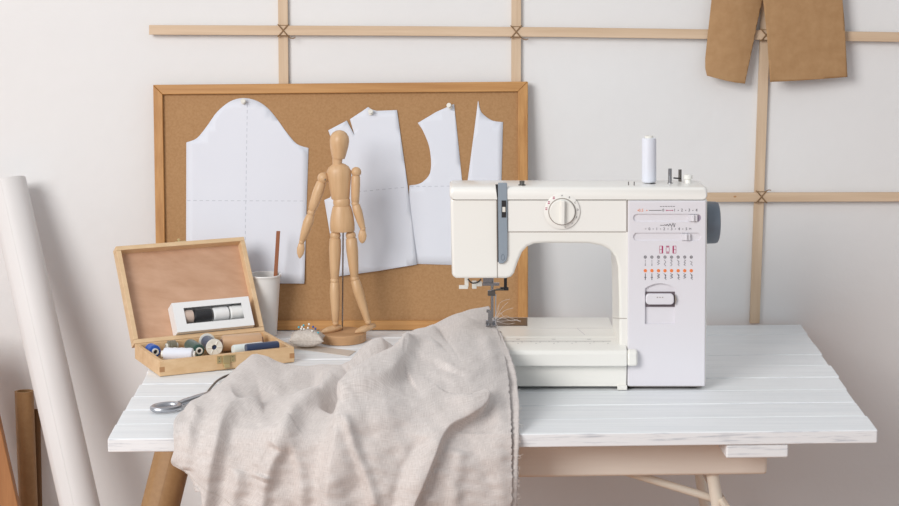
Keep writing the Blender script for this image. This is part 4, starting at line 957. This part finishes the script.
# (deepest place each line of sight may reach before it meets table, bed or table front)
def clear(X, Yw, Z):
    ty = Yw / (CZ - Z + 1e-9)                  # depth gained per metre of drop on this line
    tf = FL.y + (FR.y - FL.y) * ((X - FL.x) / (FR.x - FL.x))
    yt = ty * (CZ - TZ - .002); ymax = np.where(yt >= tf - .003, yt, tf - .003)
    yb = ty * (CZ - zbed - .0018); yb = np.where(yb >= YLp - .003, yb, np.where(yt > YLp - .003, YLp - .003, 9))
    ymax = np.where(X > xl - .006, np.minimum(ymax, yb), ymax)
    dif = Yw - ymax; k = .004; m_ = np.where(dif > 4 * k, ymax, ymax + 0 * dif)
    Yn = np.where(dif > -6 * k, ymax - k * np.log1p(np.exp(np.clip(-dif / k, -30, 30))), Yw)
    f = Yn / Yw
    return X * f, Yn, CZ + (Z - CZ) * f
X, Yw, Z = clear(X, Yw, Z)
cloth_b = B(); uvl = None
# ragged right edge
rag = .0012 * snoise(vv * 400, vv * 0, 6, 7)[:, -1]
rag = rag * 1.8; X[:, -1] += rag; X[:, -2] += rag * .6
vid = [[cloth_b.verts.new((X[i, j], Yw[i, j], Z[i, j])) for j in range(NU)] for i in range(NV)]
uvl = cloth_b.loops.layers.uv.new('UVMap')
for i in range(NV - 1):
    for j in range(NU - 1):
        f = cloth_b.faces.new((vid[i][j], vid[i + 1][j], vid[i + 1][j + 1], vid[i][j + 1]))
        for lp_, (a, c) in zip(f.loops, ((i, j), (i + 1, j), (i + 1, j + 1), (i, j + 1))): lp_[uvl].uv = (c / (NU - 1) * 1.0, 1 - a / (NV - 1))
linen_t = thing('linen_fabric', 'crumpled natural linen draped from the needle over the table front', 'fabric', (P(350, 430, 2.3).x, FL.y, TZ))
obj('top_layer', cloth_b, M['linen'], linen_t, solid=.0009, smooth=180)
# second layer peeking out at the right
b = B(); uvl = b.loops.layers.uv.new('UVMap')
ed = [(499, 331, .0), (503.5, 348, .0), (508, 377, 0), (510.5, 404, 0), (511.5, 432, 0), (512, 462, 0), (512, 498, 0), (512, 560, 0)]
rt = [(500.5, 331), (509, 350), (516.5, 376), (519, 404), (519, 432), (518.6, 462), (517.5, 498), (517.5, 560)]
mk = [(MY - .028), (MY - .040), MY - .07, None, None, None, None, None]
def colY(y):   # depth of top layer's edge at a given photo row
    i = int(np.argmin(np.abs(py_[:, -1] - y) + (vv[:, -1] < .15) * 1000)); return float(Yw[i, -1])
n1_ = 90; ys_ = np.linspace(331, 558, n1_); rows_ = []
for y in ys_:
    r_x = np.interp(y, [q[1] for q in rt], [q[0] for q in rt]); l_x = np.interp(y, [q[1] for q in ed], [q[0] for q in ed]) - 8
    rr_ = []
    for k in range(9):
        f = k / 8; x = l_x + (r_x - l_x) * f + (.35 * math.sin(y * .9) + .3 * math.sin(y * 2.3)) * (k == 8)
        Yq = colY(y) + (.0065 if y > 380 else .0008 + .0057 * max(0, (y - 366) / 14)) + .003 * math.sin(f * PI * 1.4 + y * .03)
        q = P(x, y, Yq)
        if q.z < TZ + .001: 
            lim = FL.y + (FR.y - FL.y) * ((q.x - FL.x) / (FR.x - FL.x)) - .003
            if Yq > lim: q = P(x, y, lim)
        rr_.append(b.verts.new(q))
    rows_.append(rr_)
for i in range(n1_ - 1):
    for k in range(8):
        f = b.faces.new((rows_[i][k], rows_[i + 1][k], rows_[i + 1][k + 1], rows_[i][k + 1]))
        for lp_, (a, c) in zip(f.loops, ((i, k), (i + 1, k), (i + 1, k + 1), (i, k + 1))): lp_[uvl].uv = (c / 8 * .06, a / n1_ * .8)
obj('under_layer', b, M['linen'], linen_t, solid=.0008, smooth=180)
# loose threads
b = B(); rs = random.Random(9)
for k in range(26):
    y = rs.uniform(350, 500); x = np.interp(y, [q[1] for q in rt], [q[0] for q in rt]); Yq = colY(y) + .001
    L_ = rs.uniform(2, 6); a = rs.uniform(-.6, 1.2)
    tube(b, smooth_path([P(x - 1, y, Yq), P(x + L_ * .5 * math.cos(a), y + L_ * .5 * math.sin(a), Yq - .003), P(x + L_ * math.cos(a * 1.6) * .8, y + L_ * math.sin(a * 1.5), Yq - .004)], 4), .00022, 4)
Yt_ = YN - .012
for pts in (((495, 318), (500, 303), (510, 299)), ((495, 319), (502, 308), (508, 302)), ((496, 319), (504, 311), (513, 308)), ((497, 320), (505, 316), (511, 318), (521, 322)), ((496, 321), (505, 321), (514, 320), (521, 321)), ((496, 319), (500, 313), (503, 316)), ((496, 321), (507, 324), (515, 323)), ((497, 320), (503, 318), (512, 321), (518, 319)), ((495, 322), (499, 330), (496, 340)), ((494, 318), (498, 311), (499, 305))):
    tube(b, smooth_path([P(x, y, Yt_ - .001 * k) for k, (x, y) in enumerate(pts)], 6), .00026, 5)
for pts in (((496, 342), (491, 348), (489, 356)), ((498, 345), (494, 352), (493, 360))):
    tube(b, smooth_path([P(x, y, colY(y) - .006) for k, (x, y) in enumerate(pts)], 6), .00035, 5)
obj('loose_threads', b, M['linen'], linen_t)
# hem stitch line on the hanging left corner
b = B(); hs = []
irow = int(NV * .905)
for j in range(0, int(NU * .26)):
    hs.append(Vector((X[irow, j], Yw[irow, j] - .0009, Z[irow, j])))
for k in range(0, len(hs) - 2, 3): tube(b, hs[k:k + 3], .00035, 5)
obj('hem_stitching', b, M['cushion'], linen_t)
